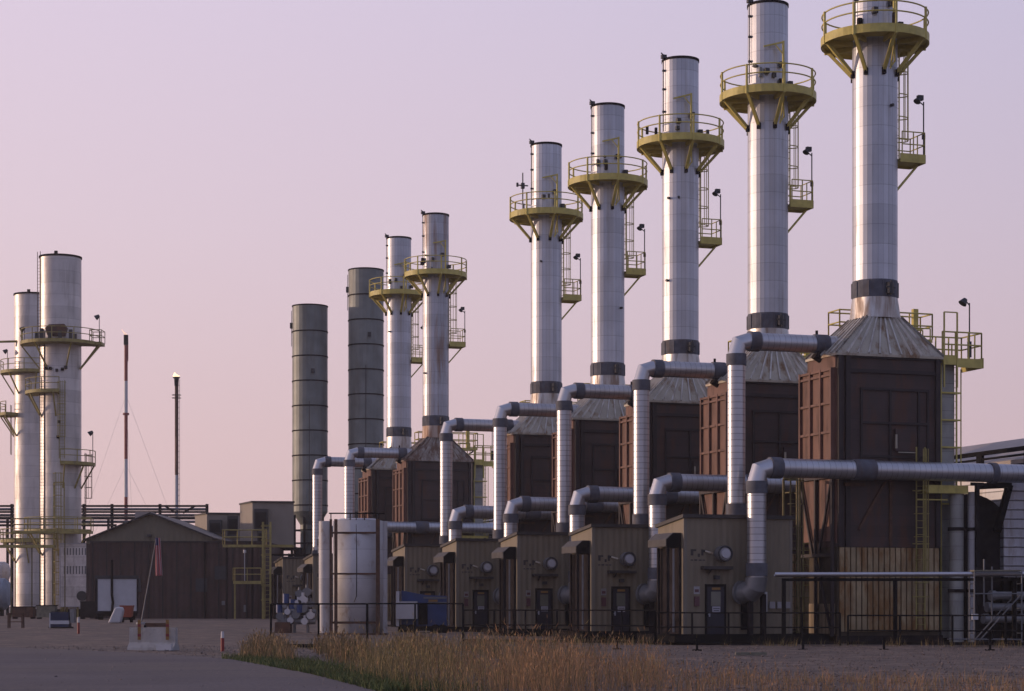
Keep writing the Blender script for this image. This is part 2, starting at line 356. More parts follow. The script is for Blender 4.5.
SX, SY = 44.15, 0.0
def make_stack():
    org = (SX, SY, 13.95); t = unit_thing('exhaust_stack', org)
    B = lambda: MB(org)
    r = .985
    b = B(); prof = [(r, 15.85)]
    b.lathe([(r, 15.8), (r, 31.0)], 30, SX, SY); b.lathe([(r-.05, 31.0), (r-.05, 29.5)], 30, SX, SY); b.lathe([(r-.05, 31.0), (r, 31.0)], 30, SX, SY)
    b.disc(r-.05, 29.5, 30, SX, SY)
    sh = b.build('shaft', clad_z, t)
    b = B(); b.lathe([(r+.003, 30.9), (r+.035, 30.9), (r+.035, 31.03), (r-.06, 31.03), (r-.06, 30.9)], 30, SX, SY, close=True)
    b.build('rim', dark_m, t)
    # cable and clips up the left side, a lightning head on the rim
    b = B(); a = R(188)
    cxx, cyy = SX+math.cos(a)*(r+.08), SY+math.sin(a)*(r+.08)
    b.tube((cxx, cyy, 27.1), (cxx, cyy, 31.2), .022, 5)
    for z in (28.1, 29.3, 30.3): b.box(cxx-.06, cxx+.1, cyy-.05, cyy+.05, z, z+.1)
    b.box(cxx-.12, cxx+.16, cyy-.1, cyy+.1, 31.0, 31.2); b.bar((cxx-.14, cyy, 31.3), (cxx+.12, cyy, 31.1), .05)
    b.build('conduit', lamp_m, t)
    # grey joint band and cone
    b = B(); b.lathe([(r, 15.08), (r+.012, 15.12), (r+.012, 15.82), (r, 15.87)], 30, SX, SY)
    for i in range(10):
        a = R(i*36+10); x, y = SX+math.cos(a)*(r-.0), SY+math.sin(a)*(r-.0)
        b.box(x-.04, x+.04, y-.04, y+.04, 15.14, 15.80)
    c = b.build('joint_band', joint_m, t)
    b = B(); a = R(-82); x, y = SX+math.cos(a)*(r+.1), SY+math.sin(a)*(r+.1)
    b.lathe([(0, 15.2), (.17, 15.22), (.17, 15.7), (0, 15.72)], 10, x, y); b.bar((x-.22, y-.1, 15.5), (x+.2, y-.1, 15.45), .06); b.bar((x, y-.12, 15.15), (x, y-.12, 15.78), .07)
    b.build('actuator', lamp_m, c)
    b = B(); n = 32; V = []
    H = 1.12
    for j in range(n):
        a = 2*math.pi*(j+.5)/n; cx, cy = math.cos(a), math.sin(a); q = .9/max(abs(cx), abs(cy)); q = min(q, 1.14)
        V.append((SX+cx*max(q, 1.0)*1.0, SY+cy*max(q, 1.0), 14.2))
    for j in range(n):
        a = 2*math.pi*(j+.5)/n; V.append((SX+math.cos(a)*(r+.01), SY+math.sin(a)*(r+.01), 15.1))
    b.add(V, [(j, (j+1) % n, n+(j+1) % n, n+j) for j in range(n)], True)
    b.build('base_cone', cone_m, t)
    # ring platform
    PR = 2.33; z0 = 26.2
    b = B(); b.lathe([(r+.06, z0+.28), (PR, z0+.28), (PR, z0+.42), (PR+.03, z0+.42), (PR+.03, z0+.05), (PR-.05, z0+.05), (PR-.05, z0+.2), (r+.06, z0+.2)], 48, SX, SY, close=True)
    for i in range(8):
        a = R(45*i-6.3); b.bar((SX+math.cos(a)*(r+.05), SY+math.sin(a)*(r+.05), z0+.08), (SX+math.cos(a)*(PR-.06), SY+math.sin(a)*(PR-.06), z0+.08), .09, .2)
    pl = b.build('ring_platform', yel_m, t)
    b = B()
    for h in (.42+.55, .42+.98): b.ring(SX, SY, z0+h, PR-.02, .034, 48, 6)
    for i in range(8):
        a = R(45*i-6.3); x, y = SX+math.cos(a)*(PR+.02), SY+math.sin(a)*(PR+.02); b.bar((x, y, z0), (x, y, z0+1.42), .085)
    b.build('railing', yel_m, pl)
    for i in range(8):
        a = R(45*i-6.3); b = B()
        b.bar((SX+math.cos(a)*(r+.03), SY+math.sin(a)*(r+.03), z0-1.25), (SX+math.cos(a)*(PR-.08), SY+math.sin(a)*(PR-.08), z0+.1), .14, .14)
        x, y = SX+math.cos(a)*(r+.05), SY+math.sin(a)*(r+.05)
        br = b.build('brace', yel_m, pl)
        b = B(); b.bar((x, y, z0-1.42), (x, y, z0-1.12), .15); b.build('brace_foot', dark_m, pl)
    # davit arm standing on the platform
    b = B(); a = R(-62)-TH; x, y = SX+math.cos(a)*(r+.35), SY+math.sin(a)*(r+.35)
    b.bar((x, y, z0-.2), (x, y, z0+2.75), .085)
    b.bar((x, y, z0+2.7), (x-.95*CT, y+.95*ST, z0+2.5), .075); b.bar((x, y, z0+2.1), (x-.4*CT, y+.4*ST, z0+2.6), .05)
    b.bar((x, y, z0-.2), (x-.18, y, z0-1.25), .06); b.bar((x, y, z0-.2), (x+.04, y, z0-.95), .06); b.bar((x-.15, y, z0-1.15), (x+.04, y, z0-.9), .06)
    b.build('davit', yel_m, t)
    for an, zz in ((-60, 1.55), (-20, .75), (-100, 1.2)):
        b = B(); a = R(an)-TH; x, y = SX+math.cos(a)*(r+.12), SY+math.sin(a)*(r+.12)
        b.box(x-.11, x+.11, y-.11, y+.11, z0+zz, z0+zz+.25); b.build('instrument_box', lamp_m, t)
    # side rest platform
    a = 0; zz = 21.2
    b = B(); b.box(SX+.95, SX+2.15, SY-.62, SY+.62, zz, zz+.08); b.box(SX+2.11, SX+2.17, SY-.64, SY+.64, zz-.1, zz+.28); b.box(SX+.9, SX+2.11, SY-.68, SY-.62, zz-.1, zz+.28); b.box(SX+.9, SX+2.11, SY+.62, SY+.68, zz-.1, zz+.28)
    sp_ = b.build('side_platform', yel_m, t)
    b = B(); rail_box(b, SX+1.0, SX+2.12, SY-.63, SY+.63, zz+.1, 1.15, .028, 'rfb', True, .6); b.build('railing', yel_m, sp_)
    for s in (-.2,):
        b = B(); b.bar((SX+.9, SY+s, zz-1.35), (SX+2.05, SY+s, zz-.05), .09); b.build('brace', yel_m, sp_)
    b = B(); cage_ladder(b, SX+1.14, SY+.1, 21.3, 26.0, 1, 0, .42, True, .026, .34, .9); b.build('ladder', yel_m, t)
    # lamp on a pole at the side platform's corner
    b = B(); x, y = SX+2.14, SY-.5
    b.tube((x, y, zz), (x, y, 23.85), .03, 6); b.box(x-.06, x+.06, y-.06, y+.06, 22.2, 22.4); b.tube((x, y, 23.7), (x-.3, y, 23.9), .03, 6)
    lp = b.build('lamp_pole', lamp_m, t)
    b = B(); b.tube((x-.24, y, 24.0), (x-.36, y-.05, 23.82), .08, 10, .17); b.box(x-.3, x-.05, y-.1, y+.1, 23.9, 24.12); b.build('lamp_head', lamp_m, lp)
    return t

BX0, BX1, BY0, BY1 = 41.5, 46.5, -1.5, 1.15
def make_casing():
    org = (44.1, .1, 0); t = unit_thing('boiler_casing', org); B = lambda: MB(org)
    zt = 12.47
    b = B(); b.box(BX0, BX1, BY0, BY1, 4.15, zt); body = b.build('casing_body', case_m, t)
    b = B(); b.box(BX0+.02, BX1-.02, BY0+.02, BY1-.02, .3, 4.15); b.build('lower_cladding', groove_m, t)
    # corrugations of the lower cladding
    b = B(); x = BX0+.1
    while x < BX1-.2:
        b.box(x, x+.205, BY0-.07, BY0+.02, .5, 4.12); x += .272
    b.build('cladding_rib', beige_c, t)
    b = B(); b.box(BX0-.1, BX1+.1, BY0-.12, BY1+.1, 0, .32); b.build('base_beam', dark_m, t)
    # front ribs
    b = B(); f = BY0
    for x in (BX0+.12, BX0+.48, BX1-.12): b.box(x-.11, x+.11, f-.12, f, 4.15, zt)
    for z in (zt-.09, zt-.72): b.box(BX0+.6, BX1-.24, f-.09, f, z-.09, z+.07)
    for x in (BX0+1.15, BX0+2.55, BX0+3.95, BX1-.6): b.box(x-.05, x+.05, f-.07, f, 7.4, zt-1.5)
    for z in (zt-1.5, zt-2.95, zt-4.4): b.box(BX0+1.1, BX1-.55, f-.08, f, z-.05, z+.05)
    b.build('front_rib', caserib_m, t)
    b = B(); b.box(BX0+2.75, BX0+3.75, f-.16, f, zt-4.15, zt-3.2); h = b.build('access_hatch', case_m, t)
    b = B(); b.tube((BX0+2.72, f-.26, zt-3.45), (BX0+2.72, f-.26, zt-4.05), .05, 6); b.tube((BX0+2.85, f-.2, zt-4.22), (BX0+3.7, f-.2, zt-4.22), .03, 6); b.build('handle', hop_m, h)
    # left face: red stiffened panel standing proud
    b = B(); xl = BX0-.13
    b.box(xl, BX0, BY0+.1, BY1+.5, 7.75, zt-.62); b.box(BX0-.06, BX0, BY0+.05, BY1, zt-.6, zt-.05)
    pn = b.build('side_panel', red_m, t)
    b = B()
    n = 3
    ys_ = [BY0+.17+i*(BY1-BY0+.27)/n for i in range(n+1)]
    for y in ys_: b.box(xl-.12, xl, y-.06, y+.06, 7.75, zt-.62)
    for z in (7.85, 9.1, 10.35, 11.55, zt-.68): b.box(xl-.1, xl, BY0+.1, BY1+.49, z-.05, z+.05)
    b.box(BX0-.05, BX0, BY0+.0, BY0+.08, 4.3, zt-.65)
    b.build('side_rib', red_m, pn)
    # left face below: braced bay
    b = B(); b.box(BX0-.06, BX0, BY0+.1, BY1+.6, 4.4, 7.25)
    lp = b.build('lower_side_panel', red_m, t)
    b = B(); x = BX0-.16; y0, y1 = BY0+.1, BY1+.6
    for y in (y0+.05, (y0+y1)/2, y1-.05): b.bar((x, y, .3), (x, y, 7.2), .13)
    b.bar((x, y0, 7.2), (x, y1, 7.2), .2); b.bar((x, y0, 3.8), (x, y1, 3.8), .14)
    b.bar((x, y0+.1, 7.1), (x, (y0+y1)/2-.3, 3.9), .1); b.bar((x, y1-.1, 7.1), (x, (y0+y1)/2+.3, 3.9), .1)
    b.bar((x, y0+.1, .4), (x, (y0+y1)/2, 3.7), .1)
    b.build('side_bracing', caserib_m, t)
    b = B(); b.box(BX0-.05, BX0, BY0+.2, BY1-.1, .4, 1.7); b.build('side_skirt', beige_s, t)
    # front diagonal stays on the dark band over the cladding
    b = B(); b.bar((BX0+1.0, f-.06, 4.9), (BX0+2.3, f-.06, 7.0), .12, .1); b.box(BX0+2.5, BX0+2.62, f-.1, f, 4.2, 7.2); b.box(BX0+.3, BX0+1.3, f-.14, f, 6.75, 6.9)
    b.build('front_brace', rust_m, t)
    # hopper
    b = B(); z0, z1 = zt, 14.22; hh = .84
    A = [(BX0-.12, BY0-.15), (BX1+.12, BY0-.15), (BX1+.12, BY1+.1), (BX0-.12, BY1+.1)]
    T = [(SX-hh, SY-hh), (SX+hh, SY-hh), (SX+hh, SY+hh), (SX-hh, SY+hh)]
    b.add([(*p, z0) for p in A]+[(*p, z1) for p in T]+[(*p, z0-.1) for p in A], [(0,1,5,4),(1,2,6,5),(2,3,7,6),(3,0,4,7),(4,5,6,7),(8,9,1,0),(9,10,2,1),(10,11,3,2),(11,8,0,3),(11,10,9,8)])
    hp = b.build('hopper', hop_m, t)
    b = B()
    for s in range(4):
        p, q = Vector((*A[s], z0+.03)), Vector((*A[(s+1) % 4], z0+.03)); tp, tq = Vector((*T[s], z1+.03)), Vector((*T[(s+1) % 4], z1+.03))
        n = 10 if s % 2 == 0 else 6
        for i in range(n+1):
            b.bar(p.lerp(q, i/n), tp.lerp(tq, i/n), .07, .09)
    b.build('standing_seam', seam_m, hp)
    # yellow deck behind the hopper with rails
    b = B(); b.box(43.3, 48.0, BY1+.5, BY1+1.6, 13.55, 13.7); pl = b.build('rear_platform', yel_m, t)
    b = B(); rail_box(b, 43.3, 48.0, BY1+.52, BY1+1.58, 13.7, 1.15, .035, 'lrfb'); b.box(47.2, 47.45, BY1+.8, BY1+1.0, 13.6, 15.1); b.build('railing', yel_m, pl)
    b = B()
    for x in (43.5, 46.3): b.bar((x, BY1+1.4, 10.5), (x, BY1+1.4, 13.55), .12); b.bar((x, BY1, 11.5), (x, BY1+1.4, 13.5), .1); b.bar((x, BY1, 10.5), (x, BY1+1.4, 10.5), .1)
    b.bar((46.3, BY1+1.3, 12.5), (47.9, BY1+1.3, 13.5), .1)
    b.build('support_frame', dark_m, pl)
    # ladder up the front right
    b = B(); cage_ladder(b, BX1-1.1, f-.28, .6, 7.6, 0, -1, .42, True, .018, .3)
    for z in (2, 4.3, 6.6): b.bar((BX1-1.1, f-.28, z), (BX1-1.1, f, z), .05); b.bar((BX1-1.5, f-.3, z), (BX1-.7, f-.3, z), .05)
    b.build('front_ladder', yel2_m, t)
    b = B(); b.box(BX1-.9, BX1+1.1, f-.55, f-.1, 6.5, 6.85); b.box(BX1-1.3, BX1+.2, f-.35, f-.25, 6.2, 6.25); b.build('yellow_walkway', yel_m, t)
    return t

def make_tower():
    org = (47.9, -.2, 0); t = unit_thing('access_tower', org); B = lambda: MB(org)
    b = B(); b.box(46.95, 47.6, -.9, -.2, .2, 12.4); b.build('column', grey_col, t)
    b = B(); b.box(46.8, 48.8, -1.25, .5, 12.4, 12.5); b.box(46.8, 47.5, -1.3, -1.25, 12.2, 12.62); b.box(47.5, 48.8, -1.3, -1.25, 12.1, 12.5); b.box(48.78, 48.84, -1.3, .5, 12.1, 12.55)
    pl = b.build('platform', yel_m, t)
    b = B(); rail_box(b, 46.8, 48.77, -1.23, .45, 12.5, 1.15, .035, 'rfb', True, .65)
    rail_box(b, 46.0, 46.8, -.2, .45, 12.8, 1.1, .03, 'fb', True, .8)
    for q in (46.85, 47.5): b.bar((q, -1.3, 11.2), (q, -1.3, 14.5), .06)
    b.bar((46.85, -1.3, 14.5), (47.5, -1.3, 14.5), .05)
    b.build('railing', yel_m, pl)
    b = B(); cage_ladder(b, 47.95, -.3, 0.3, 12.4, 1, 0, .4, False)
    for z in (6.1, 7.4, 8.6, 9.8, 11): b.bar((46.8, -.97, z), (47.9, -.97, z), .07); b.bar((47.85, -.97, z), (47.85, -.25, z), .05)
    for s in (46.88, 47.66): b.bar((s, -.98, .5), (s, -.98, 12.3), .06)
    b.bar((48.1, -.62, 5), (48.1, -.62, 12.1), .04)
    b.build('ladder', yel_m, t)
    b = B(); x, y = 48.3, -1.0
    b.tube((x, y, 12.3), (x, y, 15.0), .03, 6); b.box(x-.08, x+.08, y-.05, y+.05, 12.6, 13.3); b.tube((x, y, 14.9), (x-.2, y, 15.1), .03, 6)
    lp = b.build('lamp_pole', lamp_m, t)
    b = B(); b.tube((x-.2, y, 15.16), (x-.36, y, 14.95), .1, 10, .2); b.build('lamp_head', lamp_m, lp)
    return t

def elbow(m, c0, d0, c1, d1, r, n=20, seg=(0, .33, .67, 1)):
    """mitred bend: from point c0 leaving along d0 to point c1 arriving along d1."""
    c0, c1, d0, d1 = map(Vector, (c0, c1, d0, d1)); L_ = (c1-c0).length*.5523/1.0
    rings = []
    side = d0.cross(d1).normalized()
    for k in seg:
        p = c0*(1-k)**3+3*(c0+d0*L_)*(1-k)**2*k+3*(c1-d1*L_)*(1-k)*k*k+c1*k**3
        d = (d0*(1-k)+d1*k).normalized(); nrm = side.cross(d)
        rings.append([p+(side*math.cos(2*math.pi*j/n)+nrm*math.sin(2*math.pi*j/n))*r for j in range(n)])
    for a, b in zip(rings, rings[1:]):
        m.add(a+b, [(j, (j+1) % n, n+(j+1) % n, n+j) for j in range(n)], True)
def make_upper_pipe():
    org = (37.5, .1, 5.2); t = unit_thing('elevated_duct', org); B = lambda: MB(org); x, y, r, zc = 37.5, .1, .385, 13.02
    b = B(); b.tube((x, y, 5.2), (x, y, zc-.62), r, 24); b.build('riser', clad_pz, t)
    b = B(); elbow(b, (x, y, zc-.62), (0, 0, 1), (x+.62, y, zc), (1, 0, 0), r, 24, (0, .5, 1)); b.build('elbow', clad_e, t)
    b = B(); b.tube((x+.62, y, zc), (42.5, y, zc), r, 24); b.build('crossover', clad_px, t)
    for p, q in (((x, y, zc-1.08), (x, y, zc-.58)), ((x+.58, y, zc), (x+1.05, y, zc)), ((41.2, y, zc), (41.85, y, zc)), ((x, y, 5.3), (x, y, 6.0))):
        b = B(); b.tube(p, q, r+.05, 24); b.build('joint_sleeve', joint_m, t)
    b = B(); b.tube((41.2, y-.1, zc-.45), (41.75, y-.1, zc-.75), .22, 8); b.build('damper_actuator', dark_m, t)
    b = B(); b.tube((41.35, y, zc+.4), (41.35, y, zc+.6), .06, 6); b.build('vent_cap', dark_m, t)
    return t
def make_lower_pipe():
    x, y, r, zc = 37.4, -2.12, .405, 7.42
    org = (x, y, 0); t = unit_thing('process_pipe', org); B = lambda: MB(org)
    b = B(); b.tube((x, y, 2.75), (x, y, zc-.62), r, 24); b.build('riser', clad_pz, t)
    b = B(); elbow(b, (x, y, zc-.62), (0, 0, 1), (x+.62, y, zc), (1, 0, 0), r, 24, (0, .5, 1)); b.build('elbow', clad_e, t)
    b = B(); b.tube((x+.62, y, zc), (60, y, zc), r, 24); b.build('crossover', clad_px, t)
    b = B(); elbow(b, (x, y, 2.8), (0, 0, -1), (x-.38, y+.6, 2.15), (-.4, 1, 0), r+.06, 24, (0, .33, .67, 1)); b.build('lower_elbow', hood_m, t)
    b = B(); b.tube((x-.43, y+.52, 2.17), (x-.47, y+.62, 2.17), .50, 24); b.build('wall_flange', hood_m, t)
    for p, q in (((x, y, zc-1.1), (x, y, zc-.58)), ((x+.58, y, zc), (x+1.1, y, zc)), ((41.9, y, zc), (42.9, y, zc)), ((x, y, 2.85), (x, y, 3.4)), ((48.6, y, zc), (48.9, y, zc))):
        b = B(); b.tube(p, q, r+.05, 24); b.build('joint_sleeve', joint_m, t)
    for s in (-.25, .35):
        b = B(); b.bar((x+s, y+.1, 0), (x+s, y+.1, 2.1), .2); b.build('leg', dark_m, t)
    for xx in (48.0, 55):
        b = B(); b.bar((xx, y, 0), (xx, y, zc-.45), .16); b.bar((xx-.3, y, zc-.5), (xx+.3, y, zc-.5), .14); b.build('support_post', dark_m, t)
    return t

def make_building():
    x0, x1, y0, y1 = 34.4, 39.4, -1.4, 1.4
    org = (36.85, 0, 0); t = unit_thing('enclosure_building', org); B = lambda: MB(org)
    zf, zb, z0 = 5.32, 5.02, .42
    b = B(); b.prism([(y0, z0), (y1, z0), (y1, zb), (y0, zf)], x0, x1, 'x'); b.build('wall', tan_m, t)
    b = B(); b.prism([(y0-.12, zf-.02), (y1+.1, zb-.05), (y1+.1, zb+.1), (y0-.12, zf+.13)], x0-.1, x1+.08, 'x'); b.build('roof', roofc_m, t)
    for q0, q1 in ((x0-.015, x0+.13), (x1-.12, x1+.015)):
        b = B(); b.box(q0, q1, y0-.015, y0+.1, z0, zf-.02); b.build('corner_trim', tans_m, t)
    b = B(); b.box(x0-.9, x1+1.2, y0-.6, y1+.2, .02, .42); b.box(x0-.9, x1+1.2, y0-1.1, y0-.6, .1, .36); b.build('skid', black_m, t)
    # side hood over louvres
    b = B(); b.prism([(x0-.68, 4.1), (x0, 4.1), (x0, 4.68), (x0-.35, 4.68), (x0-.68, 4.4)], y0+.35, y1-.5, 'y'); hd = b.build('side_hood', awn_m, t)
    b = B(); b.prism([(x0-.66, 4.05), (x0-.01, 4.05), (x0-.01, 4.65), (x0-.36, 4.65), (x0-.66, 4.38)], y0+.3, y0+.35, 'y'); b.build('hood_end', black_m, hd)
    b = B(); b.box(x0-.12, x0-.01, y0+.4, y1-.3, .42, 4.08)  # dark panel paints in the shade on the wall under the hood
    for q in (x0-.6, x0-.05): b.box(q-.06, q+.06, y0+.3, y0+.42, .42, 4.08)
    b.box(x0-.3, x0-.2, y1-.7, y1-.58, .42, 4.08)
    b.build('shaded_louvre_bay', dark_m, t)
    b = B(); b.tube((x0-.36, y0+.28, .5), (x0-.36, y0+.28, 4.0), .05, 8); b.build('downpipe', hood_m, t)
    # round exhaust fan
    fx, fz = 36.1, 3.8
    fx = 36.1
    b = B(); b.tube((fx, y0, fz), (fx, y0-.42, fz), .33, 20); fn = b.build('exhaust_fan', fan_m, t)
    b = B(); b.tube((fx, y0-.42, fz), (fx, y0-.5, fz), .215, 20, .19); b.build('fan_cap', fanw_m, fn)
    b = B(); b.ring(0, 0, 0, .30, .045, 24, 6)
    b.v = [(fx+a, y0-.43-c*1, fz+b_) for a, b_, c in b.v]; b.build('fan_rim', lamp_m, fn)
    b = B(); b.box(fx-.95, fx+.4, y0-.35, y0, 3.14, 3.27); b.bar((fx-.6, y0-.3, 3.12), (fx-.6, y0, 2.95), .05); b.build('canopy', roofc_m, t)
    b = B(); b.tube((fx-.75, y0-.05, fz+.1), (fx-.5, y0-.25, fz), .05, 6); b.build('fan_bracket', hop_m, t)
    # door under the canopy
    dx = fx-.28
    b = B(); b.box(dx-.4, dx+.4, y0-.06, y0, z0, 2.42); d = b.build('door', door_m, t)
    b = B(); b.box(dx-.47, dx-.4, y0-.09, y0, z0, 2.52); b.box(dx+.4, dx+.47, y0-.09, y0, z0, 2.52); b.box(dx-.4, dx+.4, y0-.09, y0, 2.42, 2.52); b.build('door_frame', black_m, d)
    b = B(); b.box(dx-.22, dx+.22, y0-.075, y0-.06, 1.6, 2.2); b.build('window', glass_m, d)
    b = B(); b.box(dx-.17, dx+.2, y0-.09, y0-.075, 1.32, 1.58); b.build('door_sign', sign_m, d)
    b = B(); b.box(dx-.13, dx+.16, y0-.096, y0-.091, 1.48, 1.51); b.box(dx-.1, dx+.13, y0-.096, y0-.091, 1.39, 1.42); b.build('sign_text', lamp_m, d)
    b = B(); b.box(dx-.18, dx+.2, y0-.09, y0-.062, 2.28, 2.38); b.build('door_plate', yor_m, d)
    b = B(); b.tube((dx-.33, y0-.06, 1.25), (dx-.33, y0-.16, 1.25), .03, 6); b.box(dx-.36, dx-.3, y0-.18, y0-.15, 1.15, 1.35); b.build('handle', sign_m, d)
    b = B(); b.box(dx-.08, dx+.12, y0-.22, y0, 2.72, 2.88); b.build('door_lamp', lamp_m, t)
    b = B(); b.box(dx-.98, dx-.72, y0-.02, y0, 2.1, 2.42); b.build('notice', fan_m, t)
    b = B(); b.box(dx-.94, dx-.76, y0-.03, y0-.02, 2.18, 2.3); b.build('notice_mark', redsign_m, t)
    b = B(); b.box(dx-.96, dx-.76, y0-.1, y0, 1.6, 2.0); b.build('alarm_box', redsign_m, t)
    # worn stencilled unit mark
    b = B()
    for (a, c, e, f_) in ((.3, .42, 3.72, 3.98), (.42, .55, 3.9, 3.98), (.62, .72, 3.66, 3.8), (.78, .88, 3.72, 3.98), (.88, 1.0, 3.86, 3.96), (.3, .4, 3.5, 3.55), (.46, .6, 3.5, 3.56), (.66, .8, 3.5, 3.55), (.84, .95, 3.5, 3.55)):
        b.box(x0+a, x0+c, y0-.012, y0, e, f_)
    b.build('wall_marking', roofc_m, t)
    # small meters and cabinet low on the right
    b = B(); b.box(38.05, 38.17, y0-.15, y0, 1.35, 2.2); b.build('conduit_box', white_m, t)
    for k in range(3):
        b = B(); b.box(38.3+k*.36, 38.55+k*.36, y0-.12, y0, 1.5, 1.78); b.build('meter', fan_m, t)
    b = B(); b.box(37.0, 37.25, y0-.2, y0, .6, 1.9); b.build('cable_cabinet', black_m, t)
    return t

protos = dict(casing=make_casing(), stack=make_stack(), tower=make_tower(), upper=make_upper_pipe(), lower=make_lower_pipe(), building=make_building())
index_kids()
INFO = dict(
    casing=('boiler casing', 'brown boiler casing with sloped grey hopper, {o} of its row from the right', 'boiler casings under the row of stacks'),
    stack=('exhaust stack', 'slim silver stack with yellow ring platform, {o} of the seven from the right', 'silver exhaust stacks of the right row'),
    tower=('access tower', 'grey column with yellow ladder and lamp platform beside the {o} boiler casing from the right', 'access towers beside the boiler casings'),
    upper=('air duct', 'high silver duct bending from the roof into the {o} hopper from the right', 'high bent ducts feeding the hoppers'),
    lower=('process pipe', 'low silver pipe bending up before the {o} tan building from the right', 'low bent pipes before the tan buildings'),
    building=('equipment building', 'tan equipment building with round fan and side hood, {o} from the right', 'tan equipment buildings along the row'))
for key, p in protos.items():
    cat, lab, grp = INFO[key]
    for i, k in enumerate(KS):
        if key == 'tower' and i in (6,): continue
        o = p if i == 0 else copy_tree(p)
        x, y = W(0, PITCH*k); bx, by = p.location.x, p.location.y
        if i: o.location = (bx+x, by+y, p.location.z)
        tag(o, lab.format(o=ORD[i]), cat, grp)

index_kids()
stacks = [o for o in COL.objects if o.parent is None and o.get('category') == 'exhaust stack']
for i, st in enumerate(stacks[:7]):
    rr = random.Random(40+i)
    for k in range(rr.randint(2, 4)):
        a = R(rr.uniform(-170, -10))-TH; ra = rr.choice((1.1, 1.1, 2.1)); z = 12.68+rr.uniform(0, .7); q = rr.uniform(.05, .10); x, y = math.cos(a)*ra, math.sin(a)*ra
        b = MB(); b.box(x-q, x+q, y-q, y+q, z, z+rr.uniform(.2, .5)); b.build('gauge_box', rr.choice((lamp_m, hood_m, dark_m)), st)
    for k in range(rr.randint(1, 3)):
        a = R(rr.uniform(-150, -30))-TH; z = rr.choice((13.9, 15.2, 9.5, 5.1)); b = MB(); b.tube((math.cos(a)*.95, math.sin(a)*.95, z), (math.cos(a)*1.12, math.sin(a)*1.12, z), .07, 8); b.build('test_port', lamp_m, st)
    for o in KIDS[st.name]:      # each davit is swung its own way
        if o.name.startswith('davit') and i: o.rotation_euler.z = R(rr.uniform(-9, 9))
x, y = -1.9, -.9; b = MB(); b.bar((x, y, 12.6), (x, y, 15.0), .06); b.bar((x-.35, y, 14.2), (x+.35, y, 14.2), .07); b.box(x-.1, x+.1, y-.1, y+.1, 14.0, 14.35); b.box(x-.42, x-.3, y-.05, y+.05, 14.1, 14.35)
b.build('sensor_mast', lamp_m, stacks[4])

def plan_thing(name, v, u, z=0): x, y = W(v, u); return empty(name, (x, y, z), TH)
# tarpaulin hanging off the fourth casing
o = MB((0, 0, 0)); V = []; n = 10
for j in range(9):
    for i in range(n+1):
        t_ = j/8; wd = .25+.75*(t_**.8)
        V.append(((i/n-.5)*wd+.15-.45*t_, math.sin(i*1.9+j*.5)*.09-.12, -2.9*t_))
o.add(V, [(j*(n+1)+i, j*(n+1)+i+1, (j+1)*(n+1)+i+1, (j+1)*(n+1)+i) for j in range(8) for i in range(n)], True)
o.add([(x, y+.02, z) for x, y, z in V], [(j*(n+1)+i, (j+1)*(n+1)+i, (j+1)*(n+1)+i+1, j*(n+1)+i+1) for j in range(8) for i in range(n)], True)
x, y = W(BX1+.0, U0+PITCH*4+BY0-.2)
tag(o.build('tarpaulin', tarp_m, loc=(x, y, 11.4), rz=TH, recalc=False), 'crumpled olive tarpaulin hanging on the edge of a brown boiler casing', 'tarpaulin')

# caged ladder between the first building and first casing
t = plan_thing('caged_ladder', 40.0, U0-.5); b = MB()
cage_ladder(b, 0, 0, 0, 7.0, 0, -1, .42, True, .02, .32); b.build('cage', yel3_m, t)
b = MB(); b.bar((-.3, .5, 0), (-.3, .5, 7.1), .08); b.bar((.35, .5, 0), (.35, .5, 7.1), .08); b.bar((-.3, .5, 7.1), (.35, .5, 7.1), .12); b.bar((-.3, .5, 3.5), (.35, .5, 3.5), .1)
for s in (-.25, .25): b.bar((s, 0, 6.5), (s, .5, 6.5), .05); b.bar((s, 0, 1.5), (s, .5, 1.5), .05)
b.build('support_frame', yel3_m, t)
tag(t, 'grimy yellow caged ladder between the nearest tan building and brown casing', 'ladder')

# ------------------------------------------------------------------ right end: pipe bridge, pillars, big ribbed housing, long shed
t = empty('pipe_bridge', (at(790, 84), 84, 0)); bx = t.location.x
X = lambda px, Y=84: at(px, Y)-bx
b = MB(); b.tube((X(775), 0, 2.9), (X(1075), -1.5, 2.9), .09, 10); b.tube((X(775), .35, 2.85), (X(1075), -1.15, 2.85), .05, 8); b.build('pipe', clad_e, t)
b = MB(); b.bar((X(782), .1, 2.68), (X(1075), -1.4, 2.68), .14, .12); b.build('beam', black_m, t)
for px in (784, 893, 1008, 1060):
    b = MB(); yy = -1.5*(px-775)/300+.12; b.bar((X(px), yy, 0), (X(px), yy, 2.62), .16); b.build('leg', black_m, t)
tag(t, 'long thin silver pipe carried on a low black frame before the nearest casing', 'pipe rack')

for i, (v, wd, lab) in enumerate(((47.25, .62, 'grey clad riser standing right of the nearest boiler casing'), (48.1, .5, 'rust streaked riser next to the dark round air housing'))):
    x, y = W(v, U0-1.65); b = MB(); b.tube((0, 0, 0), (0, 0, 6.6), wd/2, 16); t = empty('riser_pipe', (x, y, 0), TH)
    b.build('pipe', grey_col if i == 0 else tank_m, t)
    for z in (2.2, 4.9):
        b = MB(); b.tube((0, 0, z), (0, 0, z+.14), wd/2+.06, 16); b.build('clamp', dark_m, t)
    tag(t, lab, 'pipe', 'risers right of the nearest casing')
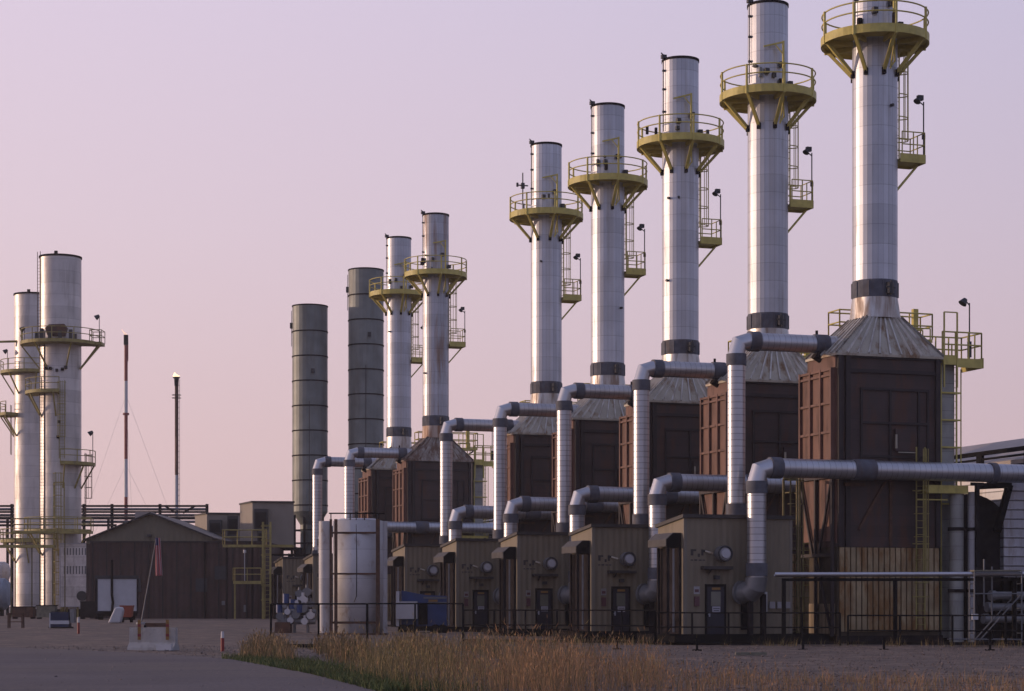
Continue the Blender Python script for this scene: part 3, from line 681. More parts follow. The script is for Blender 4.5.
# horizontal pipe bank low at the right
for i, z in enumerate((1.05, 1.55, 2.05)):
    x, y = W(48.0, U0-3.0); b = MB()
    b.tube((0, 0, z), (9, 0, z), .17, 14); b.tube((-.0, 0, z), (-.25, 0, z), .22, 14)
    for q in (1.6, 3.4, 5.2): b.tube((q, 0, z), (q+.12, 0, z), .24, 14)
    o = b.build('header_pipe', hood_m, loc=(x+i*.15, y, 0), rz=TH)
    tag(o, ('bottom', 'middle', 'top')[i]+' one of three stacked grey header pipes behind the scaffold', 'pipe', 'stacked header pipes behind the scaffold')
t = plan_thing('header_rack', 48.2, U0-2.7)
b = MB()
for q in (.3, 4, 8.4): b.bar((q, 0, 0), (q, 0, 2.3), .14)
for z in (.8, 1.3, 1.8): b.bar((.3, -.05, z), (8.4, -.05, z), .06)
b.build('frame', black_m, t); tag(t, 'black steel rack holding the three stacked header pipes', 'pipe rack')

# dark round air housing and ribbed wall
t = plan_thing('air_housing', 48.75, U0+1.4)
b = MB(); b.tube((0, -1.6, 4.3), (0, 1.2, 4.3), 2.25, 40); b.build('drum', black_m, t)
b = MB(); b.box(-1.7, 1.3, -1.2, 1.0, 0, 3.5); b.build('dark_base', dark_m, t)
b = MB()
b.tube((0, -1.6, 4.3), (0, -1.7, 4.3), 2.3, 40); b.build('rim', dark_m, t)
tag(t, 'big dark round air housing between the risers and the silver ribbed wall', 'air housing')
t = plan_thing('filter_house', 53.65, U0+1.0)
b = MB(); b.box(-3.35, 6, -1.6, 3.2, 2.9, 7.4); b.build('ribbed_wall', silver_rib, t)
b = MB(); z = 2.95
while z < 7.3: b.box(-3.37, 6, -1.65, -1.6, z+.05, z+.08); z += .42
b.build('wall_rib', silver_rib, t)
b = MB()
for q in (-3.2, 0, 3, 5.8): b.bar((q, -1.4, 0), (q, -1.4, 2.9), .25); b.bar((q, 3, 0), (q, 3, 2.9), .25)
b.box(-3.2, 5.9, 1.5, 1.7, 0, 2.9)
b.build('leg', black_m, t)
b = MB(); b.bar((-4.9, -1.9, 6.9), (-3.2, -1.9, 7.0), .26); b.bar((-3.25, -1.9, 7.0), (-3.9, -1.9, 4.9), .26); b.build('knee_brace', black_m, t)
tag(t, 'silver filter house with horizontal ribs on legs at the right edge', 'filter house')

# long shed behind the row, parallel to it
t = plan_thing('long_shed', 60, 120)
b = MB(); b.box(-4, 4, -52, 75, 0, 8.7); b.build('wall', shed_m, t)
b = MB(); b.prism([(-4.5, 8.55), (0, 10.2), (4.5, 8.55), (4.5, 8.75), (0, 10.4), (-4.5, 8.75)], -52.5, 75.5, 'y'); b.build('roof', shedr_m, t)
b = MB()
for k in range(30): b.box(-4.66, -4.5, -52+k*4.3, -51.5+k*4.3, 8.3, 9.2)
b.bar((-4.58, -52.5, 9.25), (-4.58, 75.5, 9.25), .2); b.bar((-4.58, -52.5, 8.95), (-4.58, 75.5, 8.95), .1)
b.build('gutter', black_m, t)
tag(t, 'long low shed with pale roof edge behind the row of casings', 'shed')

# scaffold
t = empty('scaffold', (at(995, 83), 83, 0)); b = MB()
x0, x1 = at(972, 83)-at(995, 83), at(1019, 83)-at(995, 83)
for x in (x0, x1):
    for y in (-.45, .45): b.tube((x, y, 0), (x, y, 3.0), .03, 8)
b.tube((at(984, 83)-at(995, 83), 0, 1.6), (at(984, 83)-at(995, 83), 0, 3.5), .035, 8); b.tube((at(992, 83)-at(995, 83), 0, 1.0), (at(992, 83)-at(995, 83), 0, 3.2), .035, 8)
for y in (-.45, .45):
    for z in (.25, 2.1, 2.95): b.tube((x0-.9 if z < 1 else x0, y, z), (x1, y, z), .028, 8)
    b.tube((x0+.2, y, .2), (x1, y, 2.1), .028, 8)
for x in (x0, x1):
    for z in (.5, 1, 1.5, 2, 2.5): b.tube((x, -.45, z), (x, .45, z), .022, 6)
b.build('tube_frame', gal_m, t)
b = MB(); b.box(x0, x1, -.42, .42, 3.0, 3.06); b.build('deck', tarp_m, t)
b = MB(); b.box(x0-.12, x0+.12, -.6, -.46, 1.05, 1.28); b.build('lamp', white_m, t)
tag(t, 'small galvanised tube scaffold standing before the ribbed wall at the right', 'scaffold')

# ------------------------------------------------------------------ black guard rails in front of the row
def guard(pA, pB, h, lab, posts, rails=(1.0, .5), curb=True, grp='black guard rails before the plant'):
    A, Bp = Vector((at(*pA), pA[1], 0)), Vector((at(*pB), pB[1], 0)); t = empty('guard_rail', A); d = Bp-A
    b = MB()
    for f in rails: b.tube((0, 0, h*f), (d.x, d.y, h*f), .032, 8)
    b.build('rail', black_m, t)
    for i in range(posts):
        q = d*(i/(posts-1)); b = MB(); b.bar((q.x, q.y, 0), (q.x, q.y, h), .075); b.build('post', black_m, t)
    if curb: b = MB(); b.bar((0, 0, .1), (d.x, d.y, .1), .12, .12); b.build('bottom_rail', black_m, t)
    return tag(t, lab, 'guard rail', grp)
guard((271, 78), (367, 77), 1.68, 'tall black guard rail before the valves and white tank', 3, (1.0, .03))
guard((367.5, 86), (463, 85.4), 1.70, 'tall black guard rail before the blue generator', 3, (1.0,), False)
guard((463.5, 89), (655, 85), 1.42, 'black guard rail before the middle tan buildings', 7, (1.0, .55))
guard((656, 85), (840, 83), 1.32, 'black guard rail before the nearest tan building', 6, (1.0, .55))
guard((848, 83), (1060, 80.5), 1.22, 'black guard rail before the nearest boiler casing, running to the right edge', 5, (1.0, .5))
for i, (px, Y, lab) in enumerate(((617, 76, 'below the second tan building'), (697, 74, 'below the nearest tan building, with a pale cap'), (803, 75, 'left of the nearest casing'), (884, 75, 'before the beige casing cladding'), (990, 74.5, 'before the scaffold'))):
    b = MB(); b.bar((0, 0, -.02), (0, 0, .42), .08); b.box(-.26 if i == 1 else -.1, .26 if i == 1 else .1, -.06, .06, .4, .45); b.box(-.16, .16, -.12, .12, -.02, .03)
    o = b.build('pipe_stub', black_m, loc=(at(px, Y), Y, 0)); tag(o, 'short black post on the gravel '+lab, 'post', 'short black posts on the gravel')

# ------------------------------------------------------------------ white tank with rusty frame
Y = 106; cx = at(358, Y); t = empty('white_tank', (cx, Y, 0)); r = 1.3
b = MB(); b.lathe([(0, .2), (r, .2), (r, 6.0), (r*.7, 6.12), (0, 6.15)], 40, sm=True); b.build('shell', tank_m, t)
b = MB(); x = at(325, Y)-cx; b.tube((x, .1, .2), (x, .1, 6.0), .33, 20); b.build('side_column', tank_m, t)
b = MB(); x = at(383.5, Y)-cx; b.tube((x, .1, .1), (x, .1, 6.0), .2, 16); b.build('side_column', tank_m, t)
b = MB()
for px, w_ in ((333, .12), (338, .16), (379.5, .2)): x = at(px, Y)-cx; b.bar((x, -1.28, 0), (x, -1.28, 6.05), w_)
b.build('frame_post', rust_m, t)
b = MB()
for z, h in ((5.35, .1), (3.25, .09), (.75, .12)): b.bar((at(333, Y)-cx, -1.25, z), (at(380, Y)-cx, -1.25, z), .1, h)
b.build('frame_rail', rust_m, t)
b = MB(); b.tube((at(331, Y)-cx, -1.2, 6.35), (at(386, Y)-cx, -1.2, 6.35), .035, 6)
for px in (333, 352, 366, 380): b.bar((at(px, Y)-cx, -1.2, 6.0), (at(px, Y)-cx, -1.2, 6.35), .05)
b.build('top_rail', black_m, t)
b = MB(); b.path([(0, -1.27, 6.1), (0.03, -1.3, 4), (.02, -1.3, 2.1), (-.1, -1.3, 1.8)], .025, 6); b.build('hose', lamp_m, t)
b = MB(); b.box(-1.7, 1.5, -1.3, 1.2, 0, .2); b.build('base', rust_m, t)
tag(t, 'tall white cylindrical tank with rust stained steel frame before the plant', 'tank')

# ------------------------------------------------------------------ valve manifold
Y = 108; cx = at(297, Y); t = empty('valve_manifold', (cx, Y, 0)); rnd = random.Random(3)
b = MB()
for k, z in enumerate((.8, 1.25)): b.tube((-1.0, k*.4-.2, z), (1.0, k*.4-.2, z), .17, 12)
for x in (-.75, -.1, .6): b.tube((x, -.2, 0), (x, -.2, .8), .08, 8)
for x in (-.6, 0, .5): b.tube((x, -.2, .8), (x, -.2, 1.9), .12, 12); b.tube((x, -.2, 1.6), (x, -.55, 1.6), .12, 12)
b.path([(.2, 0, 1.3), (.25, 0, 2.2), (.5, 0, 2.45), (.8, 0, 2.3)], .13, 10)
b.build('pipework', hood_m, t)
for x, y, z, rr in ((-.85, -.5, 1.05, .2), (-.45, -.55, 1.3, .16), (.0, -.6, 1.15, .22), (.35, -.5, 1.9, .24), (.75, -.5, 1.1, .2), (.15, -.4, 2.25, .2), (.55, -.35, 2.35, .22), (-.3, -.5, .85, .17), (.4, -.6, 1.45, .2), (.75, -.4, 1.7, .18), (.1, -.5, 1.75, .19), (-.65, -.6, .75, .16), (.45, -.6, .8, .18)):
    b = MB(); b.tube((x, y, z), (x, y+.16, z), rr, 14); b.tube((x-rr*1.1, y+.2, z), (x+rr*1.1, y+.2, z), rr*.55, 12); b.tube((x, y+.1, z), (x, y+.12, z+rr*1.7), rr*.35, 10)
    b.build('valve', gal_m if rnd.random() < .5 else white_m, t)
for x, y, z in ((-.55, -.3, 2.0), (-.2, -.4, 1.7), (.2, -.5, 1.5), (-.9, -.3, 1.5)):
    b = MB(); b.tube((x, y, z-.25), (x, y, z+.25), .17, 14); b.build('actuator', blue_m, t)
b = MB(); b.box(-1.15, 1.15, -.7, .6, 0, .12); b.box(-1.1, -.3, -.66, .5, .12, .75); b.build('skid', rust_m, t)
tag(t, 'cluttered manifold of grey and white valves behind the tall guard rail', 'valves')

# ------------------------------------------------------------------ blue generator with white fuel tank
Y = 112; cx = at(420, Y); t = empty('blue_generator', (cx, Y, 0))
X = lambda px: at(px, Y)-cx
b = MB(); b.prism([(X(402), .5), (X(447), .5), (X(447), 2.15), (X(425), 2.2), (X(402), 2.45)], -.6, .7, 'y'); b.build('body', blue_m, t)
b = MB(); b.box(X(397), X(418), -1.1, -.62, .9, 1.85); b.build('white_tank_box', white_m, t)
b = MB(); b.box(X(397), X(400), -.9, .6, .5, 2.4); b.build('end_panel', white_m, t)
b = MB(); b.box(X(424), X(447), -.64, -.6, 2.0, 2.1); b.box(X(428), X(447), -.64, -.6, 1.75, 1.82); b.build('stripe', gal_m, t)
b = MB(); b.box(X(429), X(438), -.66, -.6, 1.83, 1.95); b.build('panel_plate', yor_m, t)
b = MB(); b.box(X(419), X(428), -.75, -.6, .6, 1.7); b.box(X(399), X(446), -.9, .7, .25, .5); b.build('chassis', black_m, t)
for px in (404, 412, 436, 443):
    b = MB(); x = X(px); b.tube((x, -.85, .3), (x, -.65, .3), .3, 16); b.build('wheel', black_m, t)
tag(t, 'blue mobile generator with white end tank before the fifth tan building', 'generator')

# ------------------------------------------------------------------ two old grey chimneys
for px, top, lab in ((310, 306, 'shorter plain grey riveted chimney on the left of the pair'), (366, 270, 'taller plain grey riveted chimney behind the seventh silver stack')):
    Y = 190; r = 17.6/F*Y; zt = hz(top, Y); t = empty('old_chimney', (at(px, Y), Y, 0))
    zb = hz(512, Y)
    b = MB(); b.lathe([(r, zb), (r, zt), (r-.08, zt), (r-.08, zt-2)], 28); b.disc(r-.08, zt-2); b.lathe([(r*.55, zb-1.2), (r, zb)], 28); b.lathe([(r*.55, 0), (r*.55, zb-1.2)], 20)
    sh = b.build('shaft', old_m, t)
    z = zt-.15; hs_ = [zt-.06]
    while z > zb: z -= 2.3; hs_.append(z)
    for z in hs_:
        b = MB(); b.lathe([(r, z-.06), (r+.045, z-.06), (r+.045, z+.05), (r, z+.05)], 28, close=True); b.build('hoop', dark_m, t)
    b = MB(); b.box(-r-.2, -r+.1, -.3, .1, zt-2.1, zt-1.6); b.tube((-r-.05, -.3, zt-3.8), (-r-.05, -.3, zt-.5), .03, 5); b.tube((.1, -r-.02, zt-9), (.1, -r-.02, 10), .03, 5)
    b.box(.3, .6, -r-.2, -r, zt-6.4, zt-6); b.build('bracket', lamp_m, t)
    b = MB()
    for q in (-1.3, -.4, .5, 1.3): b.bar((q, -r*.7, 0), (q, -r*.7, zb-.3), .2)
    for z in (3, 5.2, 7.4): b.bar((-1.4, -r*.7, z), (1.4, -r*.7, z), .16)
    for k, z in enumerate((1.5, 3.6, 5.8)): b.tube((-.9, -r*.8, z), (-.9, -r*.8, z+1.2), .35, 12); b.box(.2, 1.1, -r, -r*.7, z, z+1)
    b.build('base_frame', dark_m, t)
    tag(t, lab, 'chimney', 'old grey chimneys')

# dark plant skid between the yellow tower and the far buildings
def skid(name, px0, px1, Y, z1, lab, mats, seed, z0=0):
    rnd = random.Random(seed); cx = at((px0+px1)/2, Y); gz = ground_z(cx, Y); t = empty(name, (cx, Y, gz)); hw = (px1-px0)/2/F*Y
    b = MB()
    for x in (-hw, 0, hw):
        for y in (-.8, .8): b.bar((x, y, 0), (x, y, z1), .16)
    for k in range(3):
        z = z1*(k+1)/3-.1; b.bar((-hw, -.8, z), (hw, -.8, z), .14); b.bar((-hw, .8, z), (hw, .8, z), .14)
    b.build('frame', black_m, t)
    for k in range(7):
        x = rnd.uniform(-hw*.8, hw*.8); z = rnd.uniform(.3, z1-.8); b = MB()
        if rnd.random() < .5: b.tube((x-.5, rnd.uniform(-.5, .5), z), (x+.5, 0, z), rnd.uniform(.12, .3), 12)
        else: b.box(x-.35, x+.35, -.6, .4, z, z+rnd.uniform(.4, .9))
        b.build('equipment', rnd.choice(mats), t)
    b = MB(); b.box(-hw, hw, .5, .9, 0, z1*.8); b.build('back_panel', dark_m, t)
    return tag(t, lab, 'equipment skid')
skid('equipment_skid', 268, 312, 172, 5.4, 'dark crowded steel skid left of the white tank, beneath the grey chimney', [dark_m, hood_m, rust_m], 5)
skid('equipment_skid', 330, 395, 172, 5.5, 'dark crowded steel skid behind the white tank', [dark_m, hood_m, rust_m], 6)
skid('equipment_skid', 470, 500, 140, 6.0, 'dark steel skid in the gap behind the fifth tan building', [dark_m, rust_m], 9)

# ------------------------------------------------------------------ left plant: two big stacks
def cyl_platform(t, r, z, a0, a1, PR, name='service_platform', h=1.1, m=None):
    m = m or yel2_m; n = 24; b = MB(); V = []
    for i in range(n+1):
        a = R(a0+(a1-a0)*i/n); c, s = math.cos(a), math.sin(a)
        for rr, zz in ((r, z), (PR, z), (PR, z-.3), (r, z-.3)): V.append((c*rr, s*rr, zz))
    b.add(V, [(i*4+j, (i+1)*4+j, (i+1)*4+(j+1) % 4, i*4+(j+1) % 4) for i in range(n) for j in range(4)]+[(0, 1, 2, 3), (n*4+3, n*4+2, n*4+1, n*4)])
    p = b.build(name, m, t)
    b = MB()
    for hh in (h, h*.5): b.ring(0, 0, z+hh, PR-.03, .04, 24, 6, a0, a1)
    k = max(3, int(abs(a1-a0)/28))
    for i in range(k+1):
        a = R(a0+(a1-a0)*i/k); b.bar((math.cos(a)*(PR-.03), math.sin(a)*(PR-.03), z-.2), (math.cos(a)*(PR-.03), math.sin(a)*(PR-.03), z+h), .07)
    b.build('railing', m, p)
    k = max(2, int(abs(a1-a0)/50))
    for i in range(k+1):
        a = R(a0+(a1-a0)*(i+.2)/(k+.4)); b = MB(); b.bar((math.cos(a)*r, math.sin(a)*r, z-2.4), (math.cos(a)*(PR-.1), math.sin(a)*(PR-.1), z-.3), .12); b.build('brace', m, p)
    return p
Y = 190; gz = .6
for i, (px, Y, top) in enumerate(((60.5, 190, 257.5), (33, 212, 295))):
    r = 20.5/F*190; zt = hz(top, Y)-gz; t = empty('large_stack', (at(px, Y), Y, gz))
    b = MB(); b.lathe([(r, 0), (r, zt)], 48, sm=True); b.lathe([(r, zt), (r-.06, zt)], 48); b.lathe([(r-.06, zt), (r-.06, zt-2)], 48); b.disc(r-.06, zt-2, 48); b.build('shaft', lefts_m, t)
    b = MB(); b.lathe([(r+.02, .0), (r+.12, 0), (r+.12, hz(609, Y)-gz), (r+.02, hz(609, Y)-gz)], 40, close=True); b.build('dark_base', dark_m, t)  # dark ring stands in for the shaded gap under the raised stack
    b = MB(); b.lathe([(r, zt-.12), (r+.07, zt-.12), (r+.07, zt+.05), (r-.07, zt+.05), (r-.07, zt-.12)], 40, close=True); b.box(-.15, .15, -r-.05, -r+.1, zt, zt+.3); b.build('rim', dark_m, t)
    zz = lambda py: hz(py, Y)-gz
    if i == 0:
        cyl_platform(t, r, zz(343), -185, 5, r+1.75)
        b = MB(); b.box(r+1.0, r+2.1, -1.0, .6, zz(346), zz(343)); rail_box(b, r+1.0, r+2.1, -1.0, .6, zz(343), 1.1, .035); b.bar((r+2.0, -.9, zz(346)), (r, -.5, zz(370)), .14); b.build('corner_platform', yel2_m, t)
        cyl_platform(t, r, zz(392), -200, -80, r+1.3)
        cyl_platform(t, r, zz(463), -78, 8, r+1.3)
        cyl_platform(t, r, zz(530), -200, -20, r+1.4)
        b = MB(); cage_ladder(b, -r*.72, -r*.78, .5, zz(343), -.3, -.95, .5, False); b.build('ladder', rust_m, t)
        b = MB(); cage_ladder(b, -r*.95, -r*.45, zz(343), zt-.5, -.7, -.7, .5, False); b.build('upper_ladder', rust_m, t)
        b = MB(); cage_ladder(b, r*.3, -r-.1, zz(460), zz(392), 0, -1, .5, True); b.build('caged_ladder', yel2_m, t)
        b = MB(); cage_ladder(b, r+.5, -.4, zz(520), zz(463), 1, 0, .45, True); b.build('caged_ladder', rust_m, t)
        b = MB(); b.prism([(-.75, zz(338)), (.85, zz(339)), (1.05, zz(331)), (.8, zz(327)), (-.6, zz(327.5)), (-.95, zz(331))], -r-.25, -r+.4, 'y'); b.build('test_port', rust_m, t)
        for q, h_ in ((-1.6, .7), (-1.15, 1.0), (-.4, .6), (.5, .8), (1.5, .9), (1.9, .5)):
            b = MB(); b.box(q-.15, q+.15, -r-.8, -r-.5, zz(343), zz(343)+h_); b.build('instrument_box', lamp_m, t)
        lam = ((r+1.9, -1, zz(343), zz(318)), (r+1.2, -.5, zz(463), zz(433)), (-r-1.2, -1, zz(343), zz(330)))
        b = MB()
        for q, z in ((-.5, 372), (.1, 374), (.6, 373), (.9, 371), (.2, 440), (.3, 425), (-.9, 372)): b.box(q-.1, q+.1, -r-.25, -r+.3, zz(z), zz(z)+.25)
        b.build('nozzle', dark_m, t)
    else:
        cyl_platform(t, r, zz(372), -190, -60, r+1.4)
        cyl_platform(t, r, zz(414), -200, -130, r+1.5)
        cyl_platform(t, r, zz(540), -200, -30, r+1.4)
        b = MB(); cage_ladder(b, -r-.3, -.3, zz(455), zz(414), -1, 0, .45, False); b.build('ladder', rust_m, t)
        b = MB(); b.tube((-r-4, -.5, zz(343)), (r, -r, zz(343)), .12, 8); b.build('gas_line', yel2_m, t)
        lam = ((-r-.5, -1, zz(372), zz(352)),)
    for (x, y, z0_, z1_) in lam:
        b = MB(); b.tube((x, y, z0_), (x, y, z1_), .035, 6); lp = b.build('lamp_pole', lamp_m, t)
        b = MB(); b.tube((x, y, z1_+.1), (x-.35, y, z1_-.15), .12, 8, .26); b.build('lamp_head', lamp_m, lp)
    tag(t, ('tall wide silver stack at the left, the front one of two' , 'silver stack at the left edge, half hidden behind the taller one')[i], 'exhaust stack', 'large stacks at the left')

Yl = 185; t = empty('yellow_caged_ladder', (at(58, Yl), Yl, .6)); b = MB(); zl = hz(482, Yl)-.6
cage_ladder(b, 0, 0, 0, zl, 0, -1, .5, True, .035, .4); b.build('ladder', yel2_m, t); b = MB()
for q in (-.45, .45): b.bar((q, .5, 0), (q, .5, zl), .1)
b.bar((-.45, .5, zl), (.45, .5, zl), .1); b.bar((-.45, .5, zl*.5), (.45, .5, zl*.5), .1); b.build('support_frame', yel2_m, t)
tag(t, 'tall yellow caged ladder standing before the front left stack', 'ladder')
# flat silver duct casing leaning on the front stack's foot
Y = 184; cx = at(77, Y); t = empty('duct_housing', (cx, Y, .6)); hw = 17.5/F*Y; zb, zt = hz(607, Y)-.6, hz(543, Y)-.6
b = MB(); b.box(-hw, hw, 0, 2.6, zb, zt); b.build('shell', house_m, t)
b = MB()
for k in range(8): b.box(-hw*.75+k*.27, -hw*.75+k*.27+.1, -.03, 0, hz(555, Y)-.6, hz(548, Y)-.6); b.box(-hw*.75+k*.27, -hw*.75+k*.27+.1, -.03, 0, hz(574, Y)-.6, hz(566, Y)-.6)
b.build('grille', gal_m, t)
b = MB()
for q in (-hw, hw-.08): b.box(q, q+.08, -.06, 0, zb, zt)
b.box(-hw, hw, -.06, 0, zt-.1, zt); b.box(-hw, hw, -.06, 0, zb, zb+.1); b.build('edge_frame', white_m, t)
b = MB(); x = at(82, Y)-cx; b.tube((x, 0, hz(596, Y)-.6), (x, -.2, hz(596, Y)-.6), .45, 20); b.build('round_port', lamp_m, t)
for q in (-hw+.2, 0, hw-.2):
    b = MB(); b.bar((q, .3, 0), (q, .3, zb), .16); b.bar((q, 2.2, 0), (q, 2.2, zb), .16); b.build('leg', yel2_m, t)
tag(t, 'flat silver duct housing with round port at the foot of the left stacks', 'duct housing')
# yellow walkways crossing the stack feet
for i, (p0, p1, py, Y, lab) in enumerate(((13, 92, 531, 183, 'upper yellow walkway crossing the feet of the left stacks'), (-12, 55, 545, 181, 'lower yellow walkway at the left edge before the stacks'))):
    z = hz(py, Y)-.5; t = empty('yellow_walkway', (at((p0+p1)/2, Y), Y, .5)); hw = (p1-p0)/2/F*Y
    b = MB(); b.box(-hw, hw, -.5, .5, z-.25, z); b.build('deck', yel2_m, t)
    b = MB(); rail_box(b, -hw, hw, -.5, .5, z, 1.1, .035, 'lrfb', True, 1.5); b.build('railing', yel2_m, t)
    b = MB()
    for k in range(4): q = -hw+.2+(2*hw-.4)*k/3; b.bar((q, 0, 0), (q, 0, z-.2), .09)
    b.build('support_post', yel3_m, t)
    tag(t, lab, 'walkway', 'yellow walkways at the left stacks')
for px, py, Y in ((17, 500, 182), (40, 500, 182), (98, 500, 182), (18, 578, 181), (41, 570, 181)):
    pass
# ------------------------------------------------------------------ left edge vessels and rack
for i, (px, py, Y, r, L_, lab) in enumerate(((-9, 594, 205, 1.6, 2.6, 'pale blue horizontal vessel low at the left edge'), (-9, 572, 215, 1.1, 2.6, 'white horizontal vessel above the pale blue one at the left edge'))):
    t = empty('storage_vessel', (at(px, Y), Y, .6)); z = hz(py, Y)-.6
    b = MB(); n = 24
    for (x0, r0, x1, r1) in ((-L_-.6, r*.3, -L_-.4, r*.75), (-L_-.4, r*.75, -L_, r), (-L_, r, L_*.55, r), (L_*.55, r, L_*.55+.4, r*.75), (L_*.55+.4, r*.75, L_*.55+.6, r*.3)): b.tube((x0, 0, z), (x1, 0, z), r0, n, r1, cap=True)
    b.build('shell', (vess_m, tank_m)[i], t)
    b = MB()
    for q in (-L_*.7, L_*.3): b.box(q-.2, q+.2, -r*.8, r*.8, 0, z-r*.55)
    b.build('saddle', dark_m, t); tag(t, lab, 'vessel')
Y = 228; t = empty('pipe_rack', (at(105, Y), Y, .6)); X = lambda px: at(px, Y)-at(105, Y); Z = lambda py: hz(py, Y)-.6
b = MB()
for py in (506, 512): b.bar((X(-10), 0, Z(py)), (X(208), 0, Z(py)), .22)
b.bar((X(-10), -2, Z(519)), (X(208), -2, Z(519)), .3); b.bar((X(165), 0, Z(506)), (X(176), 0, Z(513)), .2); b.bar((X(195), 0, Z(506)), (X(183), 0, Z(513)), .2)
b.bar((X(-10), -2, Z(526)), (X(120), -2, Z(526)), .25)
b.build('beam', dark_m, t)
for px in (-6, 12, 48, 84, 112, 160, 207):
    b = MB(); b.bar((X(px), 0, 0), (X(px), 0, Z(504)), .3); b.bar((X(px), -2, 0), (X(px), -2, Z(519)), .25); b.build('post', dark_m, t)
b = MB()
for k, py in enumerate((509, 515, 521.5)): b.tube((X(-10), .7, Z(py)), (X(206), .7, Z(py)), .16, 8)
b.build('pipe', hood_m, t)
tag(t, 'dark steel pipe rack crossing behind the olive gabled shed', 'pipe rack')

# ------------------------------------------------------------------ gabled shed and brown screen
Y = 175; t = empty('gabled_shed', (at(148, Y), Y, .6)); X = lambda px: at(px, Y)-at(148, Y); Z = lambda py: hz(py, Y)-.6
b = MB(); b.prism([(X(86), Z(544)), (X(212), Z(542)), (X(212), Z(538)), (X(151), Z(514)), (X(86), Z(540))], 0, 16, 'y'); b.build('gable_wall', olive_m, t)
b = MB(); b.box(X(86), X(212), .1, 16, 0, Z(544)); b.build('wall', brown_w, t)
b = MB(); b.prism([(X(84), Z(541)), (X(151), Z(514)), (X(214), Z(539)), (X(214), Z(537.5)), (X(151), Z(512.3)), (X(84), Z(539.5))], -.4, 16.4, 'y'); b.build('roof', roofc_m, t)
b = MB(); b.box(X(134), X(150), .5, 3.0, Z(518), Z(511.5)); b.build('ridge_vent', shedr_m, t)
b = MB(); b.box(X(148), X(152), -.5, 0, Z(537), Z(534.5)); b.build('wall_lamp', lamp_m, t)
tag(t, 'olive gabled shed behind the brown screen wall', 'shed')
Y = 166; t = empty('screen_wall', (at(175, Y), Y, .55)); X = lambda px: at(px, Y)-at(175, Y); Z = lambda py: hz(py, Y)-.55
b = MB(); b.box(X(90), X(262), 0, .3, 0, Z(541)); b.build('panel', brown_w, t)
b = MB()
for px in range(92, 262, 14): b.box(X(px), X(px)+.12, -.06, 0, 0, Z(541.4))
b.box(X(90), X(262), -.1, 0, Z(542.6), Z(541)); b.build('rib', caserib_m, t)
b = MB(); b.box(X(262), X(262)+.2, 0, 14, 0, Z(541)); b.build('end_panel', brown_w, t)
b = MB(); b.box(X(222), X(225), -.2, -.06, Z(605), Z(601)); b.box(X(244), X(246), -.2, -.06, Z(612), Z(605)); b.build('fitting', hood_m, t)
for px in (130, 196, 215): b = MB(); b.box(X(px), X(px)+.9, -.2, -.06, 1.2+px % 3, 2.3+px % 3); b.build('junction_box', lamp_m, t)
b = MB(); b.tube((X(205), -.16, 0), (X(205), -.16, Z(542)), .07, 6); b.build('conduit', dark_m, t)
tag(t, 'long dark brown ribbed screen wall before the gabled shed', 'screen wall')

# raised beige cabins
def cabin(px0, px1, side_px, y0, y1, Y, lab, eq):
    cx = at((px0+px1)/2, Y); t = empty('raised_cabin', (cx, Y, .4)); X = lambda px: at(px, Y)-cx; Z = lambda py: hz(py, Y)-.4
    b = MB(); V = [(X(px0), 0), (X(px1), .6), (at(px1-6, Y+5)-cx, 5), (at(side_px, Y+4.2)-cx, 4.2)]
    z0, z1 = Z(y1), Z(y0)
    b.add([(*p, z0) for p in V]+[(*p, z1) for p in V], [(3,2,1,0),(4,5,6,7),(0,1,5,4),(1,2,6,5),(2,3,7,6),(3,0,4,7)]); b.build('wall', box_m, t)
    b = MB(); V2 = [(V[0][0]-.1, -.15), (V[1][0]+.1, .45), (V[2][0]+.1, 5.1), (V[3][0]-.1, 4.3)]
    b.add([(*p, z1) for p in V2]+[(*p, z1+.14) for p in V2], [(3,2,1,0),(4,5,6,7),(0,1,5,4),(1,2,6,5),(2,3,7,6),(3,0,4,7)]); b.build('roof', roofc_m, t)
    for (a, c, d, e) in eq:
        b = MB(); b.box(X(a), X(c), -.5, .15, Z(e), Z(d)); o = b.build('air_unit', lamp_m, t)
        b = MB(); b.box(X(a)+.1, X(c)-.1, -.55, -.5, Z(e)+.15, Z(d)-.3); b.build('grille', dark_m, o)
    b = MB(); b.box(X(side_px), X(px1), -.5, 4, z0-.3, z0); b.build('deck', dark_m, t)
    for q in (X(px0)+.2, (X(px0)+X(px1))/2, X(px1)-.2):
        b = MB(); b.bar((q, 1.0, 0), (q, 1.0, z0-.2), .22); b.build('leg', dark_m, t)
    return tag(t, lab, 'cabin', 'beige cabins raised on steel legs')
cabin(252.5, 293, 240, 502.5, 546, 178, 'larger beige raised cabin with dark air units beside the shorter grey chimney', ((255, 268, 509, 530), (258, 266, 530, 545)))
cabin(207, 240, 195, 514, 545, 192, 'smaller beige raised cabin left of the larger one', ((210, 222, 520, 534), (228, 239, 516, 536)))
